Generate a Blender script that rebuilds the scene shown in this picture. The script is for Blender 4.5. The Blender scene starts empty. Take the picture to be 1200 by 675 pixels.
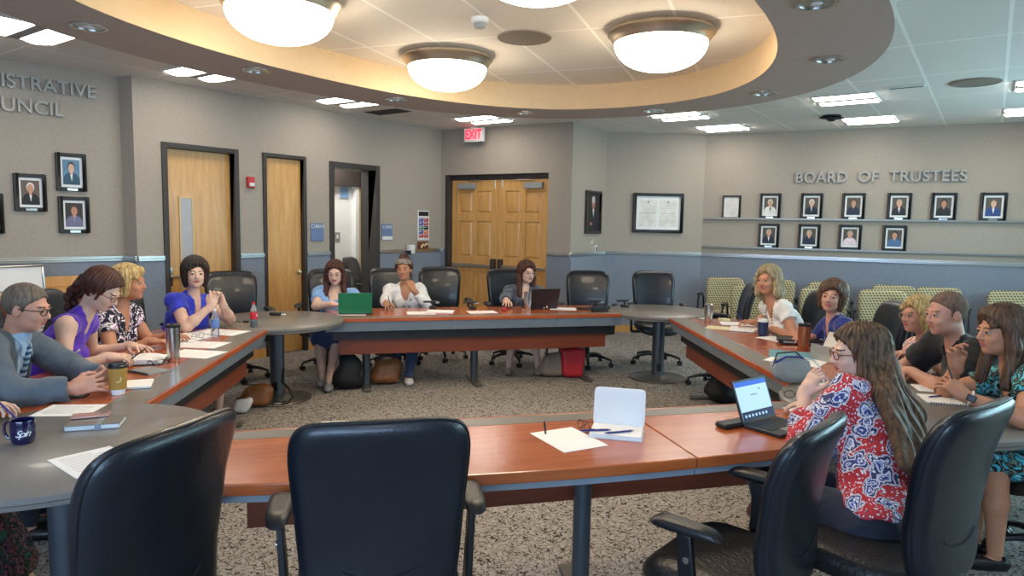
import bpy, bmesh, math, random
import numpy as np
from mathutils import Vector, Matrix

PI = math.pi
C = bpy.context.scene.collection
scene = bpy.context.scene
random.seed(7)

# ------------------------------------------------------------------ camera, light, exposure
EXPOSURE = 0.42
pitch = math.atan(75.5 / 800)
roll = math.radians(1.0)
cam_d = bpy.data.cameras.new('camera')
cam_d.sensor_width = 36
cam_d.lens = 24
cam = bpy.data.objects.new('camera', cam_d)
C.objects.link(cam)
fw = Vector((0, math.cos(pitch), -math.sin(pitch)))
rt = Vector((1, 0, 0))
up = rt.cross(fw)
r2 = rt * math.cos(roll) + up * math.sin(roll)
u2 = up * math.cos(roll) - rt * math.sin(roll)
M = Matrix(((r2.x, u2.x, -fw.x, 0), (r2.y, u2.y, -fw.y, 0), (r2.z, u2.z, -fw.z, 1.65), (0, 0, 0, 1)))
cam.matrix_world = M
cam_d.clip_start = 0.05
scene.camera = cam
scene.view_settings.view_transform = 'Standard'
scene.view_settings.look = 'None'
scene.view_settings.exposure = EXPOSURE
scene.view_settings.gamma = 1
scene.view_settings.use_curve_mapping = False

world = bpy.data.worlds.new('world')
scene.world = world
world.use_nodes = True
world.node_tree.nodes['Background'].inputs[0].default_value = (0.55, 0.7, 0.95, 1)
world.node_tree.nodes['Background'].inputs[1].default_value = 0.3

TROFFER = 10.5
BOWL = 17.0


def area(name, loc, direction, sx, sy, power, col):
    l = bpy.data.lights.new(name, 'AREA')
    l.shape = 'RECTANGLE'
    l.size, l.size_y, l.energy, l.color = sx, sy, power, col
    o = bpy.data.objects.new(name, l)
    C.objects.link(o)
    o.location = loc
    o.rotation_euler = Vector(direction).to_track_quat('-Z', 'Y').to_euler()
    return o


area('daylight_through_back_window', (-1.5, -2.3, 1.75), (0, 1, -0.05), 5.0, 1.3, 190, (0.45, 0.68, 1.0))
area('daylight_through_side_window', (7.0, 4.2, 1.85), (-1, 0, -.25), 6.0, 1.4, 205, (0.50, 0.86, 1.0))


# ------------------------------------------------------------------ materials
def lin(h):
    h = h.lstrip('#')
    out = []
    for i in (0, 2, 4):
        c = int(h[i:i + 2], 16) / 255
        out.append(c / 12.92 if c <= 0.04045 else ((c + 0.055) / 1.055) ** 2.4)
    return tuple(out) + (1,)


MATS = {}


def new_mat(name):
    m = bpy.data.materials.new(name)
    m.use_nodes = True
    MATS[name] = m
    nt = m.node_tree
    return m, nt, nt.nodes['Principled BSDF']


def coords(nt, kind='Object', scale=(1, 1, 1), rot=(0, 0, 0)):
    tc = nt.nodes.new('ShaderNodeTexCoord')
    mp = nt.nodes.new('ShaderNodeMapping')
    mp.inputs['Scale'].default_value = scale
    mp.inputs['Rotation'].default_value = rot
    nt.links.new(tc.outputs[kind], mp.inputs[0])
    return mp.outputs[0]


def ramp(nt, fac, stops, interp='LINEAR'):
    r = nt.nodes.new('ShaderNodeValToRGB')
    r.color_ramp.interpolation = interp
    el = r.color_ramp.elements
    while len(el) < len(stops):
        el.new(0.5)
    for e, (p, c) in zip(el, stops):
        e.position = p
        e.color = lin(c) if isinstance(c, str) else c
    nt.links.new(fac, r.inputs[0])
    return r.outputs[0]


def noise(nt, vec, scale, detail=3, rough=0.5, dist=0.0):
    n = nt.nodes.new('ShaderNodeTexNoise')
    n.inputs['Scale'].default_value = scale
    n.inputs['Detail'].default_value = detail
    n.inputs['Roughness'].default_value = rough
    n.inputs['Distortion'].default_value = dist
    nt.links.new(vec, n.inputs['Vector'])
    return n.outputs[0]


def bump(nt, bs, fac, strength, dist=0.01):
    b = nt.nodes.new('ShaderNodeBump')
    b.inputs['Strength'].default_value = strength
    b.inputs['Distance'].default_value = dist
    nt.links.new(fac, b.inputs['Height'])
    nt.links.new(b.outputs[0], bs.inputs['Normal'])


def mat(name, col, rough=0.6, metal=0.0, var=0.12, scale=8.0, bmp=0.0, bscale=80.0, coat=0.0, sub=0.0, spec=0.5,
        stretch=(1, 1, 1), sheen=0.0):
    m, nt, bs = new_mat(name)
    c = lin(col)
    v = coords(nt, 'Object', stretch)
    n = noise(nt, v, scale)
    a = tuple(max(0, x * (1 - var)) for x in c[:3]) + (1,)
    b = tuple(min(1, x * (1 + var)) for x in c[:3]) + (1,)
    nt.links.new(ramp(nt, n, [(0.3, a), (0.7, b)]), bs.inputs['Base Color'])
    bs.inputs['Roughness'].default_value = rough
    bs.inputs['Metallic'].default_value = metal
    bs.inputs['Coat Weight'].default_value = coat
    bs.inputs['Specular IOR Level'].default_value = spec
    bs.inputs['Sheen Weight'].default_value = sheen
    if sub:
        bs.inputs['Subsurface Weight'].default_value = sub
        bs.inputs['Subsurface Radius'].default_value = (0.02, 0.008, 0.004)
        bs.inputs['Subsurface Scale'].default_value = 0.5
    if bmp:
        bump(nt, bs, noise(nt, v, bscale, 2), bmp)
    return m


def emis(name, col, strength, base='#ffffff'):
    m, nt, bs = new_mat(name)
    bs.inputs['Base Color'].default_value = lin(base)
    bs.inputs['Emission Color'].default_value = lin(col)
    bs.inputs['Emission Strength'].default_value = strength
    return m


def wood(name, c1, c2, rough=0.35, scale=3.0, stretch=(1, 12, 12), coat=0.0):
    m, nt, bs = new_mat(name)
    v = coords(nt, 'Object', stretch)
    n1 = noise(nt, v, scale, 5, 0.6, 0.6)
    n2 = noise(nt, v, scale * 6, 3, 0.6, 0.2)
    mx = nt.nodes.new('ShaderNodeMath')
    mx.operation = 'MULTIPLY_ADD'
    mx.inputs[1].default_value = 0.35
    nt.links.new(n2, mx.inputs[0])
    nt.links.new(n1, mx.inputs[2])
    nt.links.new(ramp(nt, mx.outputs[0], [(0.4, c1), (0.9, c2)]), bs.inputs['Base Color'])
    bs.inputs['Roughness'].default_value = rough
    bs.inputs['Coat Weight'].default_value = coat
    bs.inputs['Coat Roughness'].default_value = 0.2
    bump(nt, bs, n2, 0.03)
    return m


mat('wall_paint', '#a1978b', 0.85, var=0.05, scale=30, bmp=0.25, bscale=160)
mat('wainscot_fabric', '#7b8390', 0.9, var=0.10, scale=60, bmp=0.2, bscale=220)
mat('brushed_metal', '#b9b9b8', 0.28, 1.0, var=0.08, scale=20, stretch=(0.2, 1, 12))
mat('shelf_metal', '#8f8f8a', 0.35, 0.8, var=0.05)
wood('maple', '#b98443', '#d6a767', 0.38, 2.2, (9, 9, 0.8), coat=0.15)
wood('pale_maple', '#c2a270', '#d9bd8c', 0.45, 2.2, (9, 9, 0.8))
wood('cherry', '#96451f', '#b96434', 0.22, 2.0, (0.9, 8, 8), coat=0.45)
wood('cherry_edge', '#94401d', '#b4592e', 0.3, 2.0, (0.9, 8, 8), coat=0.2)
wood('cherry_panel', '#682e1c', '#84422a', 0.4, 2.0, (0.9, 8, 8))
mat('grey_laminate', '#77726c', 0.32, var=0.10, scale=120, coat=0.1)
mat('grey_fascia', '#7d868e', 0.45, var=0.06)
mat('black_trim', '#17181b', 0.5, var=0.1)
mat('frame_dark', '#352e2b', 0.5, var=0.08)
mat('table_post', '#5a6169', 0.38, 0.6, var=0.06)
mat('disc_base', '#77726b', 0.3, 0.7, var=0.06)
mat('soffit', '#b9aba1', 0.85, var=0.03, scale=20)
mat('cove_tan', '#c5ab88', 0.85, var=0.03, scale=20)
mat('black_plastic', '#15161a', 0.4, var=0.1)
mat('black_leather', '#11161f', 0.36, var=0.2, scale=6, bmp=0.12, bscale=140, coat=0.12)
mat('black_leather_soft', '#1e1c1c', 0.42, var=0.25, scale=5, bmp=0.3, bscale=60)
mat('black_cloth', '#16181c', 0.9, var=0.2, scale=40, bmp=0.2, bscale=200)
mat('silver', '#c8c8c6', 0.22, 1.0, var=0.05)
mat('nickel', '#cabdab', 0.33, 1.0, var=0.06)
mat('white_paper', '#ecebea', 0.8, var=0.02)
mat('cream_paper', '#e2dcae', 0.8, var=0.03)
mat('white_plastic', '#dcdcda', 0.5, var=0.03)
mat('grey_plastic', '#8b8d8f', 0.5, var=0.05)
mat('red_plastic', '#b02028', 0.4, var=0.05)
mat('blue_sign', '#66799f', 0.5, var=0.05)
mat('letter_metal', '#a09e9a', 0.4, 0.3, var=0.04)
mat('photo_mat', '#e8e8e6', 0.8, var=0.02)
mat('glass_pane', '#a39c9c', 0.3, var=0.05)
emis('troffer_lens', '#fff6ea', TROFFER)
emis('bowl_glass', '#ffedd0', BOWL)
emis('exit_red', '#ff2038', 2.5, '#c01020')


def carpet():
    m, nt, bs = new_mat('carpet')
    v = coords(nt, 'Object')
    n = noise(nt, v, 34, 0.6, 0.5, 0.7)
    sub = nt.nodes.new('ShaderNodeMath'); sub.operation = 'SUBTRACT'; sub.inputs[1].default_value = 0.5
    ab = nt.nodes.new('ShaderNodeMath'); ab.operation = 'ABSOLUTE'
    nt.links.new(n, sub.inputs[0]); nt.links.new(sub.outputs[0], ab.inputs[0])
    c = ramp(nt, ab.outputs[0], [(0.0, '#35312e'), (0.022, '#47423d'), (0.04, '#a39c95'), (0.2, '#b7b0a9')])
    n2 = noise(nt, v, 180, 2)
    mix = nt.nodes.new('ShaderNodeMix'); mix.data_type = 'RGBA'; mix.blend_type = 'MULTIPLY'
    mix.inputs[0].default_value = 0.6
    nt.links.new(c, mix.inputs[6])
    nt.links.new(ramp(nt, n2, [(0.3, '#9a9a9a'), (0.7, '#ffffff')]), mix.inputs[7])
    nt.links.new(mix.outputs[2], bs.inputs['Base Color'])
    bs.inputs['Roughness'].default_value = 0.95
    bs.inputs['Specular IOR Level'].default_value = 0.1
    bump(nt, bs, n2, 0.5)


carpet()


def tiles(name, base, line, ang):
    """ceiling tiles 0.61 m square in a T-bar grid"""
    m, nt, bs = new_mat(name)
    v = coords(nt, 'Object', (1, 1, 1), (0, 0, ang))
    sep = nt.nodes.new('ShaderNodeSeparateXYZ')
    nt.links.new(v, sep.inputs[0])
    outs = []
    for k, per in ((0, 0.61), (1, 1.22)):
        mo = nt.nodes.new('ShaderNodeMath'); mo.operation = 'PINGPONG'; mo.inputs[1].default_value = per / 2
        nt.links.new(sep.outputs[k], mo.inputs[0])
        lt = nt.nodes.new('ShaderNodeMath'); lt.operation = 'LESS_THAN'; lt.inputs[1].default_value = 0.012
        nt.links.new(mo.outputs[0], lt.inputs[0])
        outs.append(lt.outputs[0])
    mx = nt.nodes.new('ShaderNodeMath'); mx.operation = 'MAXIMUM'
    nt.links.new(outs[0], mx.inputs[0]); nt.links.new(outs[1], mx.inputs[1])
    n = noise(nt, v, 140, 2)
    c = lin(base)
    a = tuple(x * 0.9 for x in c[:3]) + (1,)
    mix = nt.nodes.new('ShaderNodeMix'); mix.data_type = 'RGBA'
    nt.links.new(mx.outputs[0], mix.inputs[0])
    nt.links.new(ramp(nt, n, [(0.35, a), (0.65, c)]), mix.inputs[6])
    mix.inputs[7].default_value = lin(line)
    nt.links.new(mix.outputs[2], bs.inputs['Base Color'])
    bs.inputs['Roughness'].default_value = 0.9
    bump(nt, bs, mx.outputs[0], 0.6, 0.01)


GRID = math.radians(35)
tiles('ceiling_tile', '#e3e0da', '#f6f4f0', GRID)
tiles('cove_tile', '#f0e6d8', '#fffaf0', math.radians(20))


def pattern_cushion():
    m, nt, bs = new_mat('patterned_upholstery')
    v = coords(nt, 'Object', (1, 1, 1), (0, math.radians(30), 0))
    w = nt.nodes.new('ShaderNodeTexBrick')
    w.inputs['Scale'].default_value = 22
    w.inputs['Mortar Size'].default_value = 0.0
    w.inputs['Color1'].default_value = (1, 1, 1, 1)
    nt.nodes.remove(w)
    sep = nt.nodes.new('ShaderNodeSeparateXYZ'); nt.links.new(v, sep.inputs[0])
    def trig(out, f, fn):
        a = nt.nodes.new('ShaderNodeMath'); a.operation = 'MULTIPLY'; a.inputs[1].default_value = f
        b = nt.nodes.new('ShaderNodeMath'); b.operation = fn
        nt.links.new(out, a.inputs[0]); nt.links.new(a.outputs[0], b.inputs[0])
        return b.outputs[0]
    s1 = trig(sep.outputs[0], 105, 'SINE')
    s2 = trig(sep.outputs[2], 160, 'SINE')
    mu = nt.nodes.new('ShaderNodeMath'); mu.operation = 'MULTIPLY'
    nt.links.new(s1, mu.inputs[0]); nt.links.new(s2, mu.inputs[1])
    nt.links.new(ramp(nt, mu.outputs[0], [(0.0, '#b5ab88'), (0.12, '#aca27e'), (0.28, '#575039')]), bs.inputs['Base Color'])
    bs.inputs['Roughness'].default_value = 0.9


pattern_cushion()


def fabric_blobs(name, stops, scale, dist=1.5, fine=None, stretch=(1, 1, 1)):
    m, nt, bs = new_mat(name)
    v = coords(nt, 'Object', stretch)
    n = noise(nt, v, scale, 1.0, 0.4, dist)
    c = ramp(nt, n, stops, 'CONSTANT')
    if fine:
        vo = nt.nodes.new('ShaderNodeTexVoronoi')
        vo.inputs['Scale'].default_value = fine
        nt.links.new(v, vo.inputs['Vector'])
        f = ramp(nt, vo.outputs['Distance'], [(0.0, '#ffffff'), (0.22, '#ffffff'), (0.23, '#000000')], 'CONSTANT')
        mix = nt.nodes.new('ShaderNodeMix'); mix.data_type = 'RGBA'; mix.inputs[7].default_value = lin('#d8d6dc')
        nt.links.new(f, mix.inputs[0]); nt.links.new(c, mix.inputs[6])
        c = mix.outputs[2]
    nt.links.new(c, bs.inputs['Base Color'])
    bs.inputs['Roughness'].default_value = 0.85
    bump(nt, bs, noise(nt, v, 14, 2), 0.25)


fabric_blobs('navy_floral', [(0, '#e8e4ea'), (0.33, '#17172c'), (0.47, '#1b1b33'), (0.55, '#dcd8e2'), (0.6, '#c05a92'), (0.63, '#e9e6ee'), (0.7, '#3c6b3a')], 20)
fabric_blobs('teal_floral', [(0, '#46b0bd'), (0.36, '#12181c'), (0.45, '#6e7f6d'), (0.5, '#161c20'), (0.56, '#3fa8b8'), (0.66, '#a6cfd0')], 18)
fabric_blobs('pink_floral', [(0, '#e9c6bc'), (0.45, '#e6a79c'), (0.55, '#2b2c5e'), (0.62, '#f0e6e2')], 20)
fabric_blobs('dark_green_floral', [(0, '#2f5a44'), (0.4, '#1b1c20'), (0.52, '#8c4f5c'), (0.6, '#22242a'), (0.66, '#6c7c6a')], 24)


def paisley():
    m, nt, bs = new_mat('paisley_blouse')
    v = coords(nt, 'Object')
    nz = nt.nodes.new('ShaderNodeTexNoise'); nz.inputs['Scale'].default_value = 9
    nt.links.new(v, nz.inputs['Vector'])
    sc = nt.nodes.new('ShaderNodeVectorMath'); sc.operation = 'SCALE'; sc.inputs[3].default_value = 0.12
    nt.links.new(nz.outputs['Color'], sc.inputs[0])
    ad = nt.nodes.new('ShaderNodeVectorMath'); ad.operation = 'ADD'
    nt.links.new(v, ad.inputs[0]); nt.links.new(sc.outputs[0], ad.inputs[1])
    vo = nt.nodes.new('ShaderNodeTexVoronoi'); vo.inputs['Scale'].default_value = 12.5
    nt.links.new(ad.outputs[0], vo.inputs['Vector'])
    big = ramp(nt, vo.outputs['Distance'], [(0, '#5a68a8'), (0.10, '#c9cbe0'), (0.15, '#3a4380'), (0.27, '#9aa4cc'), (0.31, '#dcdae6'),
                                            (0.35, '#343a66'), (0.43, '#c4bccc'), (0.50, '#b5282f'), (0.62, '#c03036')], 'CONSTANT')
    v2 = nt.nodes.new('ShaderNodeTexVoronoi'); v2.inputs['Scale'].default_value = 75
    nt.links.new(ad.outputs[0], v2.inputs['Vector'])
    f = ramp(nt, v2.outputs['Distance'], [(0, '#ffffff'), (0.34, '#000000')], 'CONSTANT')
    mix = nt.nodes.new('ShaderNodeMix'); mix.data_type = 'RGBA'
    nt.links.new(f, mix.inputs[0]); nt.links.new(big, mix.inputs[6])
    n3 = noise(nt, v, 30, 1)
    nt.links.new(ramp(nt, n3, [(0, '#e0dee6'), (0.5, '#2e3358'), (0.56, '#dcd8e2')], 'CONSTANT'), mix.inputs[7])
    nt.links.new(mix.outputs[2], bs.inputs['Base Color'])
    bs.inputs['Roughness'].default_value = 0.8
    bump(nt, bs, noise(nt, v, 12, 2), 0.3)


paisley()


def hair_mat(name, c1, c2, rough=0.42):
    m, nt, bs = new_mat(name)
    v = coords(nt, 'Object', (1, 1, 0.12))
    n = noise(nt, v, 55, 4, 0.6, 0.5)
    nt.links.new(ramp(nt, n, [(0.32, c1), (0.68, c2)]), bs.inputs['Base Color'])
    bs.inputs['Roughness'].default_value = rough + .1
    bs.inputs['Specular IOR Level'].default_value = 0.35
    bump(nt, bs, noise(nt, v, 110, 3), 0.5, 0.006)


def skin_mat(name, col):
    mat(name, col, 0.5, var=0.07, scale=14, sub=0.12, spec=0.4)


skin_mat('skin_light', '#cca28c')
skin_mat('skin_pale', '#d6b09c')
skin_mat('skin_warm', '#bd8567')
skin_mat('skin_tan', '#b27c5c')
skin_mat('skin_ruddy', '#c4907a')
mat('lips', '#ae6060', 0.45)
mat('lips_natural', '#a96a60', 0.5)
mat('brow_dark', '#5a4034', 0.8)
mat('brow_light', '#a47c62', 0.8)
mat('eye_white', '#a89c94', 0.4)
mat('iris', '#2a211d', 0.2)
hair_mat('hair_dark', '#191312', '#3a2a24')
hair_mat('hair_auburn', '#2c1712', '#5a3226')
hair_mat('hair_brown', '#33251d', '#6b4e3a')
hair_mat('hair_long_brown', '#2a1e17', '#785a40')
hair_mat('hair_grey_brown', '#4a4039', '#7c6e60', 0.55)
hair_mat('hair_blonde', '#8a6a3e', '#d8bd84')
hair_mat('hair_ash_blonde', '#67563e', '#b6a27a')
hair_mat('hair_buzz', '#5a463b', '#84695a', 0.8)
hair_mat('goatee', '#8a8078', '#c9c3bc', 0.7)
for n_, c_ in (('suit_grey', '#4e5a66'), ('shirt_blue', '#9db7cf'), ('purple_cloth', '#5a2fb4'), ('royal_blue', '#2433b8'),
               ('light_blue_tee', '#7fa6d6'), ('white_cloth', '#dedcda'), ('slate_cloth', '#454a58'), ('cream_white', '#dcd8d2'),
               ('deep_blue', '#1d2a78'), ('polo_black', '#14161b'), ('navy_pants', '#1b1f2e'), ('denim', '#2c3d60'),
               ('dark_skirt', '#1c1c24'), ('beige_hose', '#b08a78')):
    mat(n_, c_, 0.85, var=0.12, scale=10, bmp=0.25, bscale=30, sheen=0.2)


def stripes(name, a, b, f, ang):
    m, nt, bs = new_mat(name)
    v = coords(nt, 'Object', (1, 1, 1), (0, ang, 0))
    w = nt.nodes.new('ShaderNodeTexWave'); w.inputs['Scale'].default_value = f
    nt.links.new(v, w.inputs['Vector'])
    nt.links.new(ramp(nt, w.outputs['Fac'], [(0, a), (0.5, b)], 'CONSTANT'), bs.inputs['Base Color'])
    bs.inputs['Roughness'].default_value = 0.5


stripes('tie_stripe', '#2c5f86', '#b9cbd6', 16, 0.8)


# ------------------------------------------------------------------ mesh helpers
class MB:
    def __init__(s):
        s.v, s.f, s.m = [], [], []

    def add(s, vs, fs, mi=0, T=None):
        b = len(s.v)
        for p in vs:
            p = Vector(p)
            s.v.append(tuple(T @ p) if T is not None else tuple(p))
        for q in fs:
            s.f.append([b + i for i in q]); s.m.append(mi)
        return s

    def box(s, x0, x1, y0, y1, z0, z1, mi=0, T=None):
        vs = [(x, y, z) for x in (x0, x1) for y in (y0, y1) for z in (z0, z1)]
        fs = [(0, 1, 3, 2), (4, 6, 7, 5), (0, 4, 5, 1), (2, 3, 7, 6), (0, 2, 6, 4), (1, 5, 7, 3)]
        return s.add(vs, fs, mi, T)

    def cbox(s, c, d, rz=0, mi=0):
        T = Matrix.Translation(c) @ Matrix.Rotation(rz, 4, 'Z')
        return s.box(-d[0] / 2, d[0] / 2, -d[1] / 2, d[1] / 2, -d[2] / 2, d[2] / 2, mi, T)

    def prism(s, pts, z0, z1, mi=0, T=None):
        n = len(pts)
        vs = [(x, y, z0) for x, y in pts] + [(x, y, z1) for x, y in pts]
        fs = [list(range(n))[::-1], list(range(n, 2 * n))] + [(i, (i + 1) % n, n + (i + 1) % n, n + i) for i in range(n)]
        return s.add(vs, fs, mi, T)

    def lathe(s, prof, n=24, mi=0, T=None):
        vs, fs = [], []
        for r, z in prof:
            for i in range(n):
                a = 2 * PI * i / n
                vs.append((r * math.cos(a), r * math.sin(a), z))
        for k in range(len(prof) - 1):
            for i in range(n):
                j = (i + 1) % n
                fs.append((k * n + i, k * n + j, (k + 1) * n + j, (k + 1) * n + i))
        if prof[0][0] > 1e-6: fs.append(list(range(n))[::-1])
        if prof[-1][0] > 1e-6: fs.append([(len(prof) - 1) * n + i for i in range(n)])
        return s.add(vs, fs, mi, T)

    def tube(s, pts, r, n=10, mi=0, T=None, flat=1.0):
        pts = [Vector(p) for p in pts]
        rs = r if isinstance(r, (list, tuple)) else [r] * len(pts)
        vs, fs = [], []
        prev = None
        for k, p in enumerate(pts):
            d = (pts[min(k + 1, len(pts) - 1)] - pts[max(k - 1, 0)]).normalized()
            if prev is None:
                a = Vector((0, 0, 1)) if abs(d.z) < 0.9 else Vector((1, 0, 0))
                x = d.cross(a).normalized()
            else:
                x = (prev - d * prev.dot(d)).normalized()
            prev = x
            y = d.cross(x)
            for i in range(n):
                t = 2 * PI * i / n
                vs.append(p + x * math.cos(t) * rs[k] + y * math.sin(t) * rs[k] * flat)
        m = len(pts)
        for k in range(m - 1):
            for i in range(n):
                j = (i + 1) % n
                fs.append((k * n + i, k * n + j, (k + 1) * n + j, (k + 1) * n + i))
        fs.append(list(range(n))[::-1]); fs.append([(m - 1) * n + i for i in range(n)])
        return s.add(vs, fs, mi, T)

    def ball(s, c, r, mi=0, n=16):
        if not isinstance(r, (tuple, list)): r = (r, r, r)
        vs, fs = [], []
        k = n // 2
        for j in range(k + 1):
            ph = PI * j / k
            for i in range(n):
                a = 2 * PI * i / n
                vs.append((c[0] + r[0] * math.sin(ph) * math.cos(a), c[1] + r[1] * math.sin(ph) * math.sin(a), c[2] + r[2] * math.cos(ph)))
        for j in range(k):
            for i in range(n):
                i2 = (i + 1) % n
                fs.append((j * n + i, (j + 1) * n + i, (j + 1) * n + i2, j * n + i2))
        return s.add(vs, fs, mi)

    def pad(s, w, h, t, e=0.02, n=4.0, taper=0.0, fn=None, N=40, mi=0, T=None, crown=0.0, rings=4):
        """cushion in the XZ plane, thickness along Y; outline a superellipse"""
        out = []
        for i in range(N):
            a = 2 * PI * (i + 0.5) / N
            ca, sa = math.cos(a), math.sin(a)
            x = math.copysign(abs(ca) ** (2 / n), ca) * w / 2
            z = math.copysign(abs(sa) ** (2 / n), sa) * h / 2
            x *= 1 + taper * (2 * z / h)
            out.append((x, z))
        layers = []
        for sc in [i / (rings + 1) for i in range(rings + 1)]:
            layers.append((sc * (1 - 2 * e / min(w, h)), -t / 2 - crown * (1 - sc * sc)))
        K = 4
        for k in range(K + 1):
            ph = -PI / 2 + PI * k / K
            layers.append((1 - 2 * e / min(w, h) * (1 - math.cos(ph)), t / 2 * math.sin(ph)))
        for sc in [i / (rings + 1) for i in range(rings, -1, -1)]:
            layers.append((sc * (1 - 2 * e / min(w, h)), t / 2 + crown * (1 - sc * sc)))
        vs, fs = [], []
        for sc, y in layers:
            for x, z in out:
                p = Vector((x * sc, y, z * sc))
                if fn: p = Vector(fn(p))
                vs.append(p)
        for k in range(len(layers) - 1):
            for i in range(N):
                j = (i + 1) % N
                fs.append((k * N + i, (k + 1) * N + i, (k + 1) * N + j, k * N + j))
        return s.add(vs, fs, mi, T)

    def build(s, name, mats, parent=None, bevel=0.0, smooth=True, seg=2, ang=35):
        me = bpy.data.meshes.new(name)
        me.from_pydata(s.v, [], s.f)
        if isinstance(mats, str): mats = [mats]
        for m in mats: me.materials.append(MATS[m])
        me.polygons.foreach_set('material_index', s.m)
        bm = bmesh.new(); bm.from_mesh(me)
        bmesh.ops.remove_doubles(bm, verts=bm.verts, dist=1e-5)
        bmesh.ops.dissolve_degenerate(bm, edges=bm.edges, dist=1e-6)
        bmesh.ops.recalc_face_normals(bm, faces=bm.faces)
        if bevel:
            ed = [e for e in bm.edges if len(e.link_faces) == 2 and e.calc_face_angle(0) > 0.6]
            bmesh.ops.bevel(bm, geom=ed, offset=bevel, segments=seg, profile=0.5, affect='EDGES', clamp_overlap=True)
        bm.to_mesh(me); bm.free()
        if smooth:
            if bevel: ang = min(ang, 20)
            me.polygons.foreach_set('use_smooth', [True] * len(me.polygons))
            me.set_sharp_from_angle(angle=math.radians(ang))
        o = bpy.data.objects.new(name, me)
        C.objects.link(o)
        if parent is not None: o.parent = parent
        return o


def tag(o, label=None, cat=None, group=None, kind=None):
    if label: o['label'] = label
    if cat: o['category'] = cat
    if group: o['group'] = group
    if kind: o['kind'] = kind
    return o


def thing(name, label, cat, loc=(0, 0, 0), rz=0.0, group=None):
    o = bpy.data.objects.new(name, None)
    o.empty_display_size = 0.1
    C.objects.link(o)
    o.location = loc
    o.rotation_euler = (0, 0, rz)
    return tag(o, label, cat, group)


def copy_tree(o, parent=None):
    c = o.copy()
    C.objects.link(c)
    c.parent = parent
    for ch in list(o.children): copy_tree(ch, c)
    return c


def again(src, loc, rz, label, group=None):
    c = copy_tree(src)
    c.location = loc
    c.rotation_euler = (0, 0, rz)
    c['label'] = label
    if group: c['group'] = group
    return c


def head(dx, dy):
    """z rotation that turns local +Y towards (dx, dy)"""
    return math.atan2(dy, dx) - PI / 2


def text_mesh(name, txt, size, mats, parent, loc, rot=(PI / 2, 0, 0), ext=0.004, align='CENTER', shear=0.0, spacing=1.0, wscale=1.0, bold=0.0):
    cu = bpy.data.curves.new(name, 'FONT')
    cu.body = txt; cu.size = size; cu.extrude = ext; cu.align_x = align; cu.align_y = 'CENTER'; cu.shear = shear
    cu.space_character = spacing; cu.offset = bold * size
    tmp = bpy.data.objects.new(name + '_tmp', cu)
    C.objects.link(tmp)
    bpy.context.view_layer.update()
    me = bpy.data.meshes.new_from_object(tmp.evaluated_get(bpy.context.evaluated_depsgraph_get()))
    me.materials.clear(); me.materials.append(MATS[mats])
    bpy.data.objects.remove(tmp)
    o = bpy.data.objects.new(name, me)
    C.objects.link(o)
    o.parent = parent; o.location = loc; o.rotation_euler = rot; o.scale = (wscale, 1, 1)
    return o


def split_letters(o, name):
    """one part per letter"""
    me = o.data
    bm = bmesh.new(); bm.from_mesh(me)
    seen, comps = set(), []
    for v in bm.verts:
        if v.index in seen: continue
        st, cp = [v], []
        seen.add(v.index)
        while st:
            q = st.pop(); cp.append(q.index)
            for e in q.link_edges:
                w_ = e.other_vert(q)
                if w_.index not in seen: seen.add(w_.index); st.append(w_)
        comps.append(set(cp))
    bm.free()
    par, mt = o.parent, me.materials[0]
    for cp in comps:
        ids = sorted(cp); mp = {a: i for i, a in enumerate(ids)}
        vs = [Vector(me.vertices[i].co) for i in ids]
        fs = [[mp[i] for i in p.vertices] for p in me.polygons if p.vertices[0] in cp]
        m2 = bpy.data.meshes.new(name); m2.from_pydata(vs, [], fs); m2.materials.append(mt)
        q = bpy.data.objects.new(name, m2); C.objects.link(q); q.parent = par
        q.location, q.rotation_euler, q.scale = o.location, o.rotation_euler, o.scale
    bpy.data.objects.remove(o)


# ------------------------------------------------------------------ room shell
H = 3.05
RAIL = 1.2


class Wall:
    def __init__(s, A, B):
        s.A, s.B = Vector(A), Vector(B)
        s.u = (s.B - s.A).normalized()
        s.n = Vector((s.u.y, -s.u.x))
        s.L = (s.B - s.A).length
        s.rz = math.atan2(s.u.y, s.u.x)

    def at(s, d, z, off=0.0):
        p = s.A + s.u * d + s.n * off
        return (p.x, p.y, z)


WALLS = {'recess': Wall((-6.2, 4.55), (-3.99, 7.02)), 'return': Wall((-3.99, 7.02), (-3.81, 6.93)), 'left': Wall((-3.81, 6.93), (-1.12, 10.6)),
         'exit': Wall((-1.12, 10.6), (0.8, 9.5)), 'angle': Wall((0.8, 9.5), (1.41, 10.53)), 'mid': Wall((1.41, 10.53), (2.92, 10.58)),
         'right': Wall((2.92, 10.58), (7.5, 8.35))}
OPEN = {'left': [(0.27, 1.14, 2.41), (1.45, 2.06, 2.41), (2.42, 3.28, 2.39)], 'exit': [(0.08, 1.85, 2.37)]}
T_ = 0.16


def spans(L, ops):
    x, out = 0.0, []
    for a, b, z in ops:
        out.append((x, a)); x = b
    out.append((x, L))
    return [(a, b) for a, b in out if b - a > 0.005]


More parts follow.
